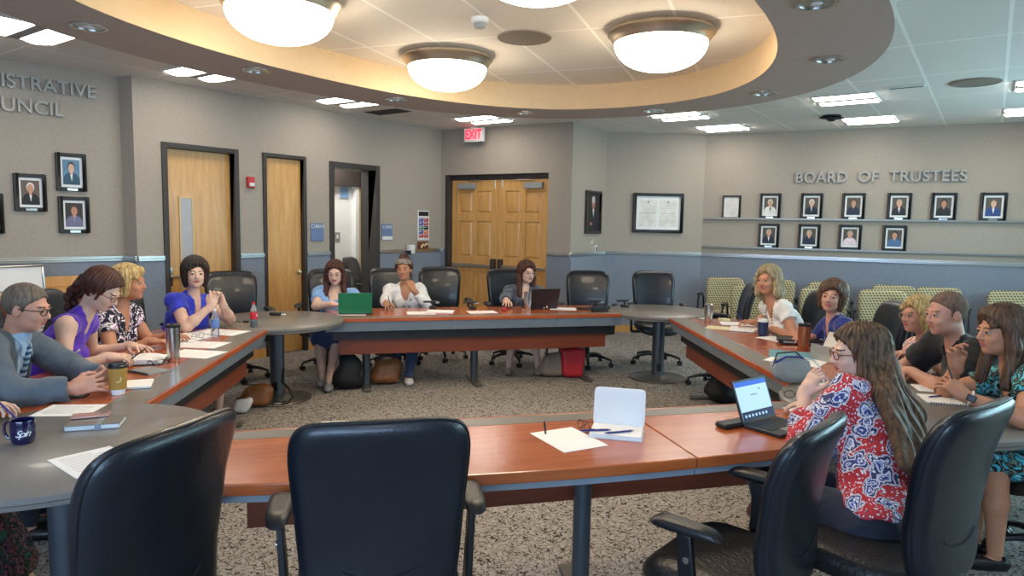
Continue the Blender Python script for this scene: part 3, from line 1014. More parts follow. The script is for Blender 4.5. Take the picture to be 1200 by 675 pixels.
b0 = bowl(-.57, 5.83, 'glowing glass bowl ceiling light, smallest one near the middle of the photo')
R_ = 0.36
m = MB(); m.lathe([(0.10, 0), (0.26, -0.005), (R_ * .96, -0.02), (R_ + .012, -0.03), (R_ + .016, -0.045), (R_ - .004, -0.06), (R_ - 0.015, -0.085), (R_ - 0.03, -0.11), (R_ - 0.05, -0.11), (R_ - .06, -0.03)], 48)
m.build('metal_ring', 'nickel', b0)
prof = []
for k in range(13):
    a = PI / 2 * k / 12
    prof.append(((R_ - 0.035) * math.cos(a) ** 0.85 if k < 12 else 0.0, -0.105 - 0.185 * math.sin(a)))
MB().lathe(prof, 48).build('glass_bowl', 'bowl_glass', b0)
for (x, y, lab) in ((1.02, 4.96, 'glowing glass bowl ceiling light, rightmost of the four'), (-1.47, 4.38, 'glowing glass bowl ceiling light cut by the top edge, leftmost of the four'),
                    (.10, 3.50, 'glowing glass bowl ceiling light of which only the bottom shows at the top edge')):
    again(b0, (x, y, H - 0.012), 0, lab, 'glowing bowl lights in the cove')


def downlight(x, y, z, label):
    return thing('downlight', label, 'downlight', (x, y, z), 0, 'recessed reflector downlights in the soffit')


d0 = downlight(-2.6, 4.28, SOF, 'recessed downlight in the soffit, leftmost one')
MB().lathe([(0.085, 0), (0.105, 0), (0.105, -0.008), (0.085, -0.008), (0.085, 0)], 28).build('trim_ring', 'silver', d0)
m = MB(); m.lathe([(0.088, -0.004), (0.08, -0.0045), (0.05, -0.001), (0.0, -0.001)], 28)
m.build('reflector', 'brushed_metal', d0)
m = MB(); m.ball((0, 0, -0.006), (0.03, 0.03, 0.006)); m.build('bulb', 'white_plastic', d0)
for x, y, lab in ((-2.01, 5.42, 'second recessed downlight from the left in the soffit'), (-1.12, 6.57, 'recessed downlight in the soffit left of the smallest bowl light'),
                  (.11, 7.23, 'recessed downlight in the soffit above the double doors'), (1.39, 6.96, 'recessed downlight in the soffit beyond the rightmost bowl light'),
                  (2.14, 5.98, 'recessed downlight near the outer edge of the soffit bend'), (2.13, 4.76, 'recessed downlight in the soffit, second from top right'),
                  (1.53, 3.61, 'recessed downlight at the top edge of the photo, right of the cove')):
    again(d0, (x, y, SOF), 0, lab)


def speaker_disc(x, y, z, label, r):
    o = thing('ceiling_speaker', label, 'ceiling speaker', (x, y, z), 0)
    MB().lathe([(0, -0.012), (r - .02, -0.010), (r - .018, -0.014), (r, -0.012), (r, 0), (0, 0)][::1], 36).build('grille', 'speaker_grille', o)
    MB().lathe([(r - .012, -0.004), (r + .006, -0.004), (r + .006, 0), (r - .012, 0)], 36).build('rim', 'soffit', o)


mat('speaker_grille', '#85796c', 0.8, scale=200, var=0.3)
speaker_disc(0.06, 5.25, H - .012, 'round beige speaker grille in the cove ceiling right of the smoke detector', 0.20)
speaker_disc(4.32, 6.57, H, 'round grey speaker grille in the ceiling tiles at upper right', 0.21)
o = thing('smoke_detector', 'white smoke detector under the cove ceiling', 'smoke detector', (-.25, 4.80, H - .012))
MB().lathe([(0.06, 0), (0.06, -0.025), (0.05, -0.035), (0.0, -0.036)], 24).build('base', 'white_plastic', o)
MB().lathe([(0.042, -0.036), (0.036, -0.065), (0, -0.068)], 24).build('sensor_cap', 'grey_plastic', o)
o = thing('air_vent', 'dark slotted air vent in the ceiling near the open doorway', 'air vent', (-1.62, 8.85, H), -GRID)
f = MB(); f.box(-.3, .3, -.15, .15, -.012, 0); f.build('backing', 'soffit', o)
f = MB()
for k in range(8): f.box(-.28, .28, -.13 + k * .034, -.115 + k * .034, -.02, -.012)
f.build('slats', 'frame_dark', o)
o = thing('air_vent', 'small pale linear air vent in the ceiling right of the soffit', 'air vent', (3.81, 6.82, H), -GRID)
f = MB(); f.box(-.16, .16, -.05, .05, -.014, 0); f.build('frame', 'white_plastic', o)
f = MB(); f.box(-.14, .14, -.012, .012, -.017, -.014); f.build('slot', 'frame_dark', o)
o = thing('ceiling_camera', 'black ceiling mounted device beside the square light above BOARD OF', 'camera', (3.92, 8.62, H))
f = MB(); f.lathe([(0.0, 0), (.11, 0), (.11, -.015), (.0, -.015)], 24); f.build('mounting_plate', 'black_plastic', o)
f = MB(); f.ball((0, 0, -.03), (.16, .06, .02)); f.ball((0, 0, -.045), (.06, .05, .03)); f.build('device_body', 'black_plastic', o)


# ------------------------------------------------------------------ tables
TH = 0.74


def conference_table(A, B, W, outward, label, bow=0.0, seams=(0.5,), legs=(0.2, 0.8), group='straight conference tables', ST=0.13):
    """inner long edge runs from A to B; the worktop reaches W to the outward side (+1 = left of A->B)"""
    A, B = Vector(A), Vector(B)
    L = (B - A).length
    o = thing('conference_table', label, 'table', (A.x, A.y, 0), math.atan2((B - A).y, (B - A).x), group)
    s = outward
    cuts = [0] + list(seams) + [1]
    for k in range(len(cuts) - 1):
        x0, x1 = L * cuts[k] + (0.0015 if k else 0), L * cuts[k + 1] - (0.0015 if k < len(cuts) - 2 else 0)
        N_ = 10
        xs = [x0 + (x1 - x0) * i / N_ for i in range(N_ + 1)]
        yo = [W + bow * (1 - (2 * x / L - 1) ** 2) for x in xs]
        def poly(y0, inset=0.0):
            p = [(x, s * y0) for x in xs] + [(x, s * (y - inset)) for x, y in list(zip(xs, yo))[::-1]]
            return p
        MB().prism(poly(ST), TH - 0.045, TH).build('worktop', 'cherry', o, bevel=0.006)
        MB().prism(poly(ST, 0.018), TH - 0.075, TH - 0.046).build('under_edge', 'grey_fascia', o, bevel=0.003)
        MB().prism([(x0, s * 0.018), (x1, s * 0.018), (x1, s * (ST - .001)), (x0, s * (ST - .001))], TH - 0.04, TH - 0.0005).build('laminate_strip', 'grey_laminate', o)
        MB().prism([(x0, 0), (x1, 0), (x1, s * 0.017), (x0, s * 0.017)], TH - 0.035, TH).build('front_nosing', 'cherry_edge', o, bevel=0.004)
        m = MB()
        m.add([(x0, s * .012, TH - .036), (x1, s * .012, TH - .036), (x1, s * .05, TH - .13), (x0, s * .05, TH - .13), (x0, s * .10, TH - .036), (x1, s * .10, TH - .036), (x1, s * .10, TH - .13), (x0, s * .10, TH - .13)],
              [(0, 1, 2, 3), (4, 7, 6, 5), (0, 3, 7, 4), (1, 5, 6, 2), (0, 4, 5, 1), (3, 2, 6, 7)])
        m.build('fascia', 'grey_fascia', o)
    MB().box(0.06, L - 0.06, min(s * .11, s * .17), max(s * .11, s * .17), TH - .22, TH - .08).build('shadow_gap', 'black_trim', o)  # black box standing in for the shade in the gap below the fascia
    MB().box(0.12, L - 0.12, min(s * .15, s * .17), max(s * .15, s * .17), TH - .37, TH - .22).build('modesty_panel', 'cherry_panel', o, bevel=0.003)
    for t in legs:
        x = L * t; y = s * (W * 0.5)
        lg = MB().lathe([(.04, .03), (.04, TH - .08)], 20, T=Matrix.Translation((x, y, 0))).build('leg', 'table_post', o)
        m = MB(); m.prism([(x - .035, y - W * .34), (x + .035, y - W * .34), (x + .045, y), (x + .035, y + W * .34), (x - .035, y + W * .34), (x - .045, y)], 0.001, .03)
        m.build('foot', 'disc_base', lg, bevel=0.006)
        MB().box(x - .05, x + .05, y - .2, y + .2, TH - .085, TH - .075).build('bracket', 'black_trim', lg)
    return o


conference_table((-1.72, 6.26), (1.15, 7.02), 0.76, 1, 'long far conference table with three people behind it', seams=(0.40, 0.76), legs=(0.13, 0.5, 0.9))
conference_table((-2.03, 5.65), (-1.76, 3.10), 0.88, -1, 'left conference table receding from the coffee cup to the cola bottle', seams=(0.5,), legs=(0.12, 0.86), ST=.19)
conference_table((1.57, 6.75), (1.66, 3.60), 0.90, 1, 'right conference table with the copper tumbler and blue paper cup', seams=(0.5, 0.75), legs=(0.1, 0.9), ST=.19)
o = bpy.context.scene.objects['conference_table.002']
o.location = (1.66, 3.60, 0)
bpy.data.objects['conference_table.002'].location = (1.57, 6.75, 0)
conference_table((-1.24, 2.86), (1.50, 3.56), 0.62, -1, 'nearest conference table with the open white notebook and the tablet', bow=0.11, seams=(0.29, 0.66), legs=(0.545,))


def round_table(x, y, r, label, tz=TH + 0.003):
    o = thing('round_table', label, 'table', (x, y, 0), 0, 'round grey corner tables')
    MB().lathe([(0, tz), (r - .012, tz), (r, tz - .008), (r, tz - .026), (r - .012, tz - .034), (r - .015, tz - .05), (r - .05, tz - .06), (0, tz - .06)][::-1], 64).build('tabletop', 'grey_laminate', o)
    MB().lathe([(.065, .03), (.065, tz - .061)], 28).build('pedestal', 'table_post', o)
    MB().lathe([(0, .001), (.30, .001), (.305, .008), (.295, .018), (.1, .03), (.07, .045), (0, .045)][::1], 48).build('base_plate', 'disc_base', o)
    MB().box(-.022, .022, -.07, -.062, .09, .17).build('cable_slot', 'black_trim', o)
    return o


round_table(-2.15, 6.19, .60, 'round grey pedestal table beside the cola bottle at the far left corner')
round_table(1.60, 7.33, .56, 'round grey pedestal table in front of the empty chair at the far right corner')
round_table(-1.80, 2.68, .60, 'round grey table at the left edge of the photo, under the dark blue mug')
round_table(2.08, 3.52, .62, 'round grey table mostly hidden behind the person in the paisley blouse')


# ------------------------------------------------------------------ office chairs
def office_chair(name, label, back_w=0.5, group='black high back office chairs', arms=True):
    """faces +Y, back at -Y"""
    o = thing(name, label, 'chair', (0, 0, 0), 0, group)
    def seat_fn(p):
        x, y, z = p
        # pad is made in XZ, turned flat: x across, z -> depth, y -> thickness
        d = z
        sag = 0.012 * (1 - (x / .26) ** 2)
        front = -0.05 * max(0, (d - .12) / .14) ** 2
        return (x, d + .02, .465 - y - sag + front)
    MB().pad(.53, .52, .10, .04, 3.6, 0.03, seat_fn, 44).build('seat', 'black_leather_soft', o, ang=60)
    def back_fn(p):
        x, y, z = p
        t = (z + .30) / .60
        lean = -.25 - .03 * t - .05 * t * t + .03 * math.sin(PI * t)
        wrap = .10 * (x / .25) ** 2 * .35
        return (x, lean + y + wrap, .46 + (z + .32))
    bk = MB().pad(back_w, .64, (.075), .035, 5.6, 0.10, back_fn, 52, rings=12).build('backrest', 'black_leather', o, ang=60)
    # piping along the edge of the shell, and the seam of the lower back panel
    pts = []
    for i in range(57):
        a = 2 * PI * i / 56
        ca, sa = math.cos(a), math.sin(a)
        x = math.copysign(abs(ca) ** (2 / 5.6), ca) * back_w / 2 * .985; z = math.copysign(abs(sa) ** (2 / 5.6), sa) * .32 * .985
        x *= 1 + .10 * z / .32
        pts.append(back_fn(Vector((x, -.012, z))))
    MB().tube(pts, .004, 6).build('piping', 'black_plastic', bk)
    pts = [back_fn(Vector((x * back_w * .46, -.0405, -.15 - .05 * (1 - (x * 2) ** 2) * .6))) for x in [i / 12 - .5 for i in range(13)]]
    MB().tube(pts, .0018, 5).build('seam', 'black_cloth', bk)
    m = MB(); m.tube([(0, -.24, .52), (0, -.27, .44), (0, -.18, .39), (0, 0, .385)], [.03, .035, .035, .03], 10, flat=2.0)
    m.build('back_bracket', 'black_plastic', o)
    m = MB(); m.cbox((0, 0, .375), (.2, .24, .04)); m.build('tilt_mechanism', 'black_plastic', o, bevel=.01)
    m = MB(); m.lathe([(.028, .10), (.028, .24), (.018, .24), (.018, .36)], 16); m.build('gas_column', 'black_plastic', o)
    if arms:
        for s in (-1, 1):
            m = MB()
            m.prism([(.18, -.035), (.30, -.035), (.30, .035), (.18, .035)] if s > 0 else [(-.30, -.035), (-.18, -.035), (-.18, .035), (-.30, .035)], .375, .40)
            m.add([(s * .285, -.035, .38), (s * .285, .035, .38), (s * .31, .035, .38), (s * .31, -.035, .38), (s * .305, -.005, .69), (s * .305, .05, .69), (s * .328, .05, .69), (s * .328, -.005, .69)],
                  [(0, 1, 2, 3), (4, 7, 6, 5), (0, 4, 5, 1), (1, 5, 6, 2), (2, 6, 7, 3), (3, 7, 4, 0)])
            ps = m.build('arm_post', 'black_plastic', o, bevel=.006)
            def arm_fn(p):
                x, y, z = p
                return (s * .315 + x, z + .02, .715 - y - .9 * max(0, abs(z) - .07) ** 2 * 3)
            MB().pad(.085, .27, .04, .018, 3.2, .12, arm_fn, 32).build('armrest', 'black_plastic', o, ang=60)
            MB().lathe([(0, 0), (.012, 0), (.012, .008), (0, .009)], 14, T=Matrix.Translation((s * .319, .01, .60)) @ Matrix.Rotation(s * PI / 2, 4, 'Y')).build('adjuster_button', 'silver', ps)
    for k in range(5):
        a = 2 * PI * k / 5 + .3
        c, s_ = math.cos(a), math.sin(a)
        pts = [(c * r, s_ * r, z) for r, z in ((.02, .115), (.1, .125), (.2, .11), (.29, .082))]
        lg = MB().tube(pts, [.03, .026, .02, .016], 8, flat=.8).build('base_arm', 'black_plastic', o)
        m = MB()
        T = Matrix.Translation((c * .29, s_ * .29, .028)) @ Matrix.Rotation(a + .5, 4, 'Z') @ Matrix.Rotation(PI / 2, 4, 'X')
        m.lathe([(0, -.022), (.026, -.022), (.027, -.006), (.02, -.005), (.02, .005), (.027, .006), (.026, .022), (0, .022)], 16, T=T)
        m.tube([(c * .29, s_ * .29, .05), (c * .29, s_ * .29, .085)], .01, 8)
        m.build('caster', 'black_plastic', lg)
    return o


c0 = office_chair('office_chair', 'black leather office chair at bottom left, back turned to the viewer, beside the round table')
c0.location = (-1.20, 1.90, 0); c0.rotation_euler = (0, 0, head(-.955, .30))
CH = [
    ((-.43, 2.19), (-.22, .97), 'black leather office chair at the bottom centre, seen straight from behind'),
    ((.80, 2.37), (-.75, .66), 'empty black leather office chair right of centre with its worn seat and left armrest showing'),
    ((1.37, 2.44), (-.58, .81), 'black office chair at bottom right on which the person in the paisley blouse sits'),
    ((2.72, 3.28), (-1, .25), 'black office chair at the right edge under the person in the teal floral dress'),
    ((-3.02, 3.42), (1, .1), 'black office chair of the person in the grey suit'),
    ((-3.12, 4.28), (1, .1), 'black office chair behind the person in the purple top'),
    ((-3.2, 5.0), (1, -.05), 'black office chair behind the blonde person in the navy floral top'),
    ((-3.03, 5.66), (1, -.1), 'black office chair behind the person in the royal blue dress'),
    ((-2.82, 6.95), (.55, -.83), 'empty office chair between the person in royal blue and the cola bottle'),
    ((-2.03, 7.52), (.15, -1), 'office chair of the person in the light blue tee'),
    ((-1.36, 7.78), (.3, -1), 'office chair of the person in the white blouse'),
    ((-.84, 8.22), (.25, -1), 'empty office chair with blue sheen between the white blouse and the double doors'),
    ((.02, 8.02), (.3, -1), 'office chair of the person in the slate jacket in front of the double doors'),
    ((.90, 7.95), (-.05, -1), 'empty office chair with blue sheen right of the person in the slate jacket'),
    ((1.74, 8.12), (0, -1), 'empty tall office chair behind the round table, against the blue grey wall'),
    ((2.14, 6.95), (-.95, .2), 'empty black chair just left of the person in the white tee'),
    ((2.50, 6.12), (-1, .05), 'black chair between the white tee and the deep blue top'),
    ((2.72, 5.32), (-1, .1), 'black chair between the person in the deep blue top and the blonde in pink floral'),
    ((3.22, 4.72), (-1, .1), 'black chair hidden behind the person in the black polo shirt'),
    ((3.12, 4.0), (-1, 0), 'black chair of the person in the black polo shirt'),
]
for k, ((x, y), hd_, lab) in enumerate(CH):
    q = again(c0, (x, y, 0), head(*hd_), lab)
    if k == 1: q.scale = (.98, .95, .94)
    if k == 2:      # only the armrest on its far side is there to see
        for ch in list(q.children):
            if ch.name.startswith(('armrest', 'arm_post')) and sum(v.co.x for v in ch.data.vertices) < 0:
                for g_ in list(ch.children): bpy.data.objects.remove(g_)
                bpy.data.objects.remove(ch)
# a chair standing in the next room, seen through the doorway
p = WL.at(3.72, 0, -.72)
again(c0, (p[0], p[1], 0), WL.rz + PI + .5, 'black chair standing in the next room, seen through the open doorway')


# ------------------------------------------------------------------ patterned guest chairs
def guest_chair(label):
    o = thing('guest_chair', label, 'chair', (0, 0, 0), 0, 'patterned guest chairs along the trustee wall')
    def bf(p):
        x, y, z = p
        t = (z + .26) / .52
        ear = .025 * (abs(x) / .27) ** 3 * max(0, t - .5) * 2
        return (x, -.22 - .09 * t + y + .12 * (x / .27) ** 2 * .3, .385 + z + .26 + ear)
    MB().pad(.53, .52, .08, .035, 5, .05, bf, 44).build('backrest', 'patterned_upholstery', o, ang=60)
    def bf2(p):
        q = bf(p); return (q[0], q[1] - .05, q[2] - .02)
    MB().pad(.53, .50, .03, .014, 4, .05, bf2, 40).build('back_shell', 'grey_fascia', o, ang=60)
    MB().pad(.54, .50, .11, .04, 4, 0, lambda p: (p[0], p[2] + .02, .42 - p[1]), 40).build('seat', 'patterned_upholstery', o, ang=60)
    for s in (-1, 1):
        m = MB(); m.tube([(s * .30, .22, .02), (s * .30, .20, .40), (s * .30, .18, .60), (s * .30, .12, .655), (s * .30, -.1, .66), (s * .30, -.22, .62), (s * .30, -.28, .45), (s * .29, -.30, .02)], .014, 8)
        m.build('leg_frame', 'black_plastic', o)
        m = MB().cbox((s * .30, .04, .675), (.05, .26, .025)).build('armrest', 'black_plastic', o, bevel=.008)
    return o


g0 = guest_chair('x')
g0['label'] = 'patterned guest chair at the left end of the row, with grey side showing'
rzR = WR.rz + PI  # facing away from the wall
def along(s, off): return WR.at(s, 0, off)
def put(o_, s, off, dr=0.0):
    p_ = along(s, off); o_.location = (p_[0], p_[1], 0); o_.rotation_euler = (0, 0, WR.rz + PI + dr)
put(g0, .42, .55)
GS = [(1.12, .5, 'cream patterned chair by the wall just left of the person in the white tee'), (1.82, .5, 'back row patterned chair between the white tee and the deep blue top'),
      (2.62, .5, 'cream patterned chair by the wall just right of the person in the deep blue top'), (3.14, .5, 'cream patterned chair by the wall directly behind the blonde in pink floral'),
      (3.95, .5, 'cream patterned chair by the wall between the black polo and the teal floral dress')]
for s, off, lab in GS:
    q = again(g0, (0, 0, 0), 0, lab); put(q, s, off)
for s, off, lab in ((.95, 1.75, 'cream patterned chair in the front row, beside the steel tumbler on the right table'), (1.78, 1.6, 'cream patterned chair in the front row, behind the shoulder in the white tee'),
                    (2.45, 1.45, 'cream patterned chair in the front row, behind the brown haired person in deep blue')):
    q = again(g0, (0, 0, 0), 0, lab); put(q, s, off)

# ------------------------------------------------------------------ counter on the left with a display board
o = thing('counter', 'maple topped counter against the left wall behind the seated people', 'counter', WC.at(2.35, 0, .34), WC.rz)
MB().box(-1.9, .75, -.3, .30, .93, .97).build('countertop', 'maple', o, bevel=.004)
m = MB(); m.box(-1.9, .75, .275, .30, .971, 1.07); m.build('backsplash', 'maple', o, bevel=.003)
MB().box(-1.85, .70, -.24, .28, .08, .93).build('cabinet_body', 'cherry_panel', o)
for k in range(4):
    x = -1.83 + k * .635
    dd = MB().box(x + .01, x + .62, -.262, -.242, .1, .91).build('cabinet_door', 'cherry_panel', o, bevel=.004)
    MB().tube([(x + .55, -.285, .7), (x + .55, -.285, .82)], .006, 8).build('handle', 'silver', dd)
MB().box(-1.85, .70, -.22, .26, 0.001, .08).build('plinth', 'black_trim', o)
b = WC.at(2.2, .971, .42)
o = thing('display_board', 'white tabletop display board in a grey frame on the counter at the left edge', 'board', b, WC.rz + .1)
T = Matrix.Rotation(-.12, 4, 'X')
m = MB(); m.box(-.42, .3, -.01, .01, .015, .22, 0, T); m.build('panel', 'white_plastic', o, bevel=.003)
m = MB()
for (x0, x1, z0, z1) in ((-.43, .31, .0, .018), (-.43, .31, .218, .236), (-.43, -.412, .018, .218), (.292, .31, .018, .218)): m.box(x0, x1, -.02, .015, z0, z1, 0, T)
m.build('frame', 'brushed_metal', o, bevel=.003)
m = MB(); m.box(.1, .14, 0, .12, 0, .012); m.box(-.3, -.26, 0, .12, 0, .012); m.build('foot', 'grey_plastic', o)
b = WC.at(2.9, .971, .42)
o = thing('paper', 'white sheet of paper lying on the counter behind the dark ponytail', 'paper', b, WC.rz + .5, 'x')
del o['group']
MB().box(-.14, .14, -.1, .1, 0, .004).build('sheet', 'white_paper', o)


# ------------------------------------------------------------------ things on the tables
def obj_thing(name, label, cat, x, y, z=TH + .0005, rz=0.0, group=None):
    return thing(name, label, cat, (x, y, z), rz, group)


def paper(x, y, label, w=.216, h=.279, rz=0.0, z=TH + .001, m_='white_paper', lines=True, name='paper', group='papers on the tables', t=.0015):
    o = MB().box(-w / 2, w / 2, -h / 2, h / 2, 0, t).build(name, m_, smooth=False)
    o.location = (x, y, z); o.rotation_euler = (0, 0, rz)
    tag(o, label, 'paper', group)
    if lines:
        m = MB()
        for k in range(9):
            ww = w * (.36 if k % 3 else .26)
            m.box(-w * .38, -w * .38 + 2 * ww, h * .36 - k * h * .08, h * .36 - k * h * .08 + .0022, t, t + .0004)
        m.build('print', 'grey_plastic', o, smooth=False)
    return o


def pen(x, y, label, rz=0.0, m_='black_plastic', z=TH + .006, tilt=0.0):
    o = obj_thing('pen', label, 'pen', x, y, z, rz)
    o.rotation_euler = (tilt, 0, rz)
    m = MB(); m.tube([(0, -.06, 0), (0, .05, 0), (0, .068, 0)], [.0045, .0045, .0012], 8); m.build('barrel', m_, o)
    m = MB(); m.tube([(0, -.07, 0), (0, -.06, 0)], .0035, 8); m.box(-.001, .001, -.062, -.02, .004, .006); m.build('clip', 'silver', o)
    return o


def spiral_pad(x, y, label, rz=0.0, m_='white_paper', w=.22, h=.28, name='notepad', cover='grey_plastic', z=TH + .001, t=.012):
    o = obj_thing(name, label, 'notepad', x, y, z, rz)
    MB().box(-w / 2, w / 2, -h / 2, h / 2, 0, .002).build('cover', cover, o)
    MB().box(-w / 2 + .004, w / 2 - .004, -h / 2 + .004, h / 2 - .004, .002, t).build('pages', m_, o, bevel=.001)
    m = MB()
    for k in range(14):
        yy = -h / 2 + .02 + k * (h - .04) / 13
        m.tube([(-w / 2 + .01, yy, t + .001), (-w / 2 - .004, yy, t + .002), (-w / 2 - .006, yy, .003), (-w / 2 + .006, yy, .001)], .0014, 5)
    m.build('spiral', 'black_trim', o)
    return o


def tumbler(x, y, label, body='silver', lid='black_plastic', h=.2, r=.042, group=None):
    o = obj_thing('tumbler', label, 'tumbler', x, y, group=group)
    MB().lathe([(0, 0), (r * .78, 0), (r * .82, .004), (r * .86, h * .3), (r, h * .55), (r, h - .012), (r - .003, h - .008), (0, h - .008)], 32).build('body', body, o)
    MB().lathe([(r + .001, h - .014), (r + .002, h), (r - .006, h + .006), (r - .012, h + .004), (0, h + .004)], 32).build('lid', lid, o)
    m = MB(); m.box(-.008, .008, -r * .6, -r * .1, h + .005, h + .011); m.build('slider', lid, o)
    return o


mat('copper', '#b06c4c', 0.3, .75, var=.05)
mat('ceramic_navy', '#16143e', 0.15, var=.05, coat=.5)
mat('paper_cup_brown', '#a87e34', 0.6, var=.1)
mat('paper_cup_blue', '#1c2a52', 0.55, var=.05)
mat('cola', '#1a0d0a', 0.12, var=.05, coat=.6)
mat('bottle_label', '#5e7fc0', 0.5)
mat('cola_label', '#c5202c', 0.4)
mat('green_case', '#156b45', 0.35, var=.08)
mat('dark_laptop', '#33292c', 0.35, .3)
mat('surface_grey', '#a7a5a3', 0.35, .4)
mat('pink_gold', '#b98f88', 0.35, .4)
mat('book_edge', '#cfd4d6', .8, var=.15, scale=20)
mat('teal_paper', '#5e93a0', .6)
mat('key_dark', '#2a2c30', .5)
emis('screen_light', '#a9cdf2', 1.0, '#000000')
emis('screen_blue', '#2a5fd0', .9, '#000000')
emis('screen_dark', '#101c46', .8, '#000000')
m_, nt_, bs_ = new_mat('clear_plastic')
bs_.inputs['Base Color'].default_value = (.85, .9, .95, 1); bs_.inputs['Transmission Weight'].default_value = .85; bs_.inputs['Roughness'].default_value = .06; bs_.inputs['IOR'].default_value = 1.2


def bottle(x, y, label, cap, lab, liquid=None, h=.215, r=.031, lettering=None):
    o = obj_thing('bottle', label, 'bottle', x, y)
    MB().lathe([(0, .002), (r * .8, .002), (r, .012), (r * .93, h * .3), (r * .97, h * .55), (r * .9, h * .66), (r * .5, h * .84), (r * .38, h * .88), (r * .38, h * .94), (0, h * .94)], 28).build('bottle_body', 'clear_plastic', o)
    if liquid: MB().lathe([(0, .004), (r * .78, .004), (r * .95, .014), (r * .9, h * .3), (r * .92, h * .55), (r * .8, h * .64), (0, h * .64)], 28).build('liquid', liquid, o)
    MB().lathe([(r * 1.0, h * .34), (r * 1.02, h * .36), (r * 1.02, h * .60), (r * .98, h * .62)], 28).build('wrapper', lab, o)
    MB().lathe([(0, h), (r * .42, h), (r * .44, h * .93), (r * .44, h * .92), (0, h * .92)], 20).build('cap', cap, o)
    return o


def laptop(x, y, rz, label, lid='dark_laptop', w=.33, dpt=.23, open_=1.85, screen=False, base='dark_laptop', sh=None):
    """hinge along the local X axis; the user sits at -Y"""
    o = obj_thing('laptop', label, 'laptop', x, y, TH + .002, rz)
    MB().box(-w / 2, w / 2, -dpt, 0, 0, .014).build('base', base, o, bevel=.004)
    m = MB()
    for r_ in range(5):
        for c_ in range(13):
            m.box(-w / 2 + .02 + c_ * (w - .04) / 13 + .002, -w / 2 + .02 + (c_ + 1) * (w - .04) / 13 - .002, -.03 - r_ * .021 - .018, -.03 - r_ * .021, .014, .0165)
    m.build('keyboard', 'key_dark', o)
    m = MB(); m.box(-.05, .05, -dpt + .02, -dpt + .08, .014, .0152); m.build('touchpad', 'grey_plastic', o)
    s_h = sh or dpt
    T = Matrix.Translation((0, .004, .012)) @ Matrix.Rotation(PI / 2 - open_ if False else -(open_ - PI / 2), 4, 'X')
    L_ = MB().box(-w / 2, w / 2, -.004, .004, 0, s_h, 0, T).build('lid', lid, o, bevel=.003)
    m = MB(); m.box(-w / 2 + .012, w / 2 - .012, -.0052, -.004, .014, s_h - .012, 0, T)
    if screen:
        m.box(-w / 2 + .012, w / 2 - .012, -.0056, -.0052, s_h - .034, s_h - .012, 1, T)
        m.box(-w / 2 + .012, w / 2 - .012, -.0056, -.0052, .014, .05, 2, T)
        for k in range(7): m.box(-w / 2 + .03 + k * .026, -w / 2 + .042 + k * .026, -.006, -.0056, .024, .036, 0, T)
        m.box(-.02, .03, -.0056, -.0052, s_h - .08, s_h - .076, 3, T)
        m.box(.05, .058, -.0056, -.0052, s_h - .06, s_h - .052, 2, T)
    m.build('screen', ['screen_light', 'screen_blue', 'screen_dark', 'grey_plastic'] if screen else ['black_trim'], L_, smooth=False)
    return o


def microphone(x, y, rz, label, lit=False):
    o = obj_thing('conference_microphone', label, 'microphone', x, y, rz=rz, group='tabletop microphones on the far side')
    MB().cbox((0, 0, .012), (.07, .1, .022)).build('mic_base', 'black_plastic', o, bevel=.008)
    MB().tube([(0, .0, .02), (0, 0, .05), (-.02, 0, .065)], .012, 8).build('stem', 'black_plastic', o)
    MB().cbox((-.02, 0, .07), (.16, .03, .02)).build('mic_bar', 'black_plastic', o, bevel=.008)
    MB().cbox((.05, 0, .06), (.04, .035, .018)).build('mic_button', 'grey_plastic', o, bevel=.004)
    return o


def glasses_obj(x, y, z, rz, label, col='frame_dark', tilt=0.0):
    o = obj_thing('eyeglasses', label, 'eyeglasses', x, y, z, rz)
    o.rotation_euler = (tilt, 0, rz)
    m = MB()
    for s in (-1, 1):
        pts = [(s * .034 + .026 * math.cos(a), 0, .02 + .019 * math.sin(a)) for a in [2 * PI * i / 20 for i in range(21)]]
        m.tube(pts, .002, 6)
    m.tube([(-.009, 0, .024), (.009, 0, .024)], .002, 6)
    m.build('rims', col, o)
    for s in (-1, 1):
        MB().tube([(s * .06, 0, .026), (s * .066, -.01, .026), (s * .064, -.11, .024), (s * .06, -.14, .008)], .002, 6).build('temple', col, o)
    return o


# near table
laptop(1.17, 3.12, math.radians(36), 'black tablet computer with lit light blue screen and keyboard on the nearest table', lid='black_plastic', base='key_dark', w=.26, dpt=.19, open_=1.95, screen=True, sh=.20)
o = obj_thing('phone', 'black phone lying against the tablet keyboard on the nearest table', 'phone', 1.03, 3.07, rz=.5)
MB().box(-.085, .085, -.035, .035, 0, .022).build('case', 'black_plastic', o, bevel=.01)
MB().box(-.078, .078, -.03, .03, .022, .0228).build('glass', 'black_leather', o)
o = obj_thing('notebook', 'open white notebook with its upright page on the nearest table', 'notebook', .47, 2.92, rz=math.radians(-14))
MB().box(-.115, .115, -.09, .08, 0, .004).build('cover', 'cream_white', o)
m = MB()
for k in range(4): m.box(-.11, .11, -.085, .075, .004 + k * .004, .0075 + k * .004)
m.build('page_block', 'white_paper', o)
T = Matrix.Translation((0, .078, .012)) @ Matrix.Rotation(-.25, 4, 'X')
MB().pad(.23, .17, .006, .003, 12, 0, lambda p: T @ Vector((p[0], p[1], p[2] + .085)), 40).build('raised_page', 'white_paper', o)
pen(.37, 2.885, 'blue pen on the left of the open white notebook', rz=1.7, m_='deep_blue', z=TH + .026)
pen(.47, 2.865, 'blue pen on the right of the open white notebook', rz=1.9, m_='deep_blue', z=TH + .026)
glasses_obj(.325, 2.96, TH + .002, 1.9, 'folded brown eyeglasses leaning beside the open white notebook', 'frame_dark', tilt=.2)
paper(.25, 2.83, 'blank white sheet lying left of the open white notebook', rz=math.radians(28), lines=False)
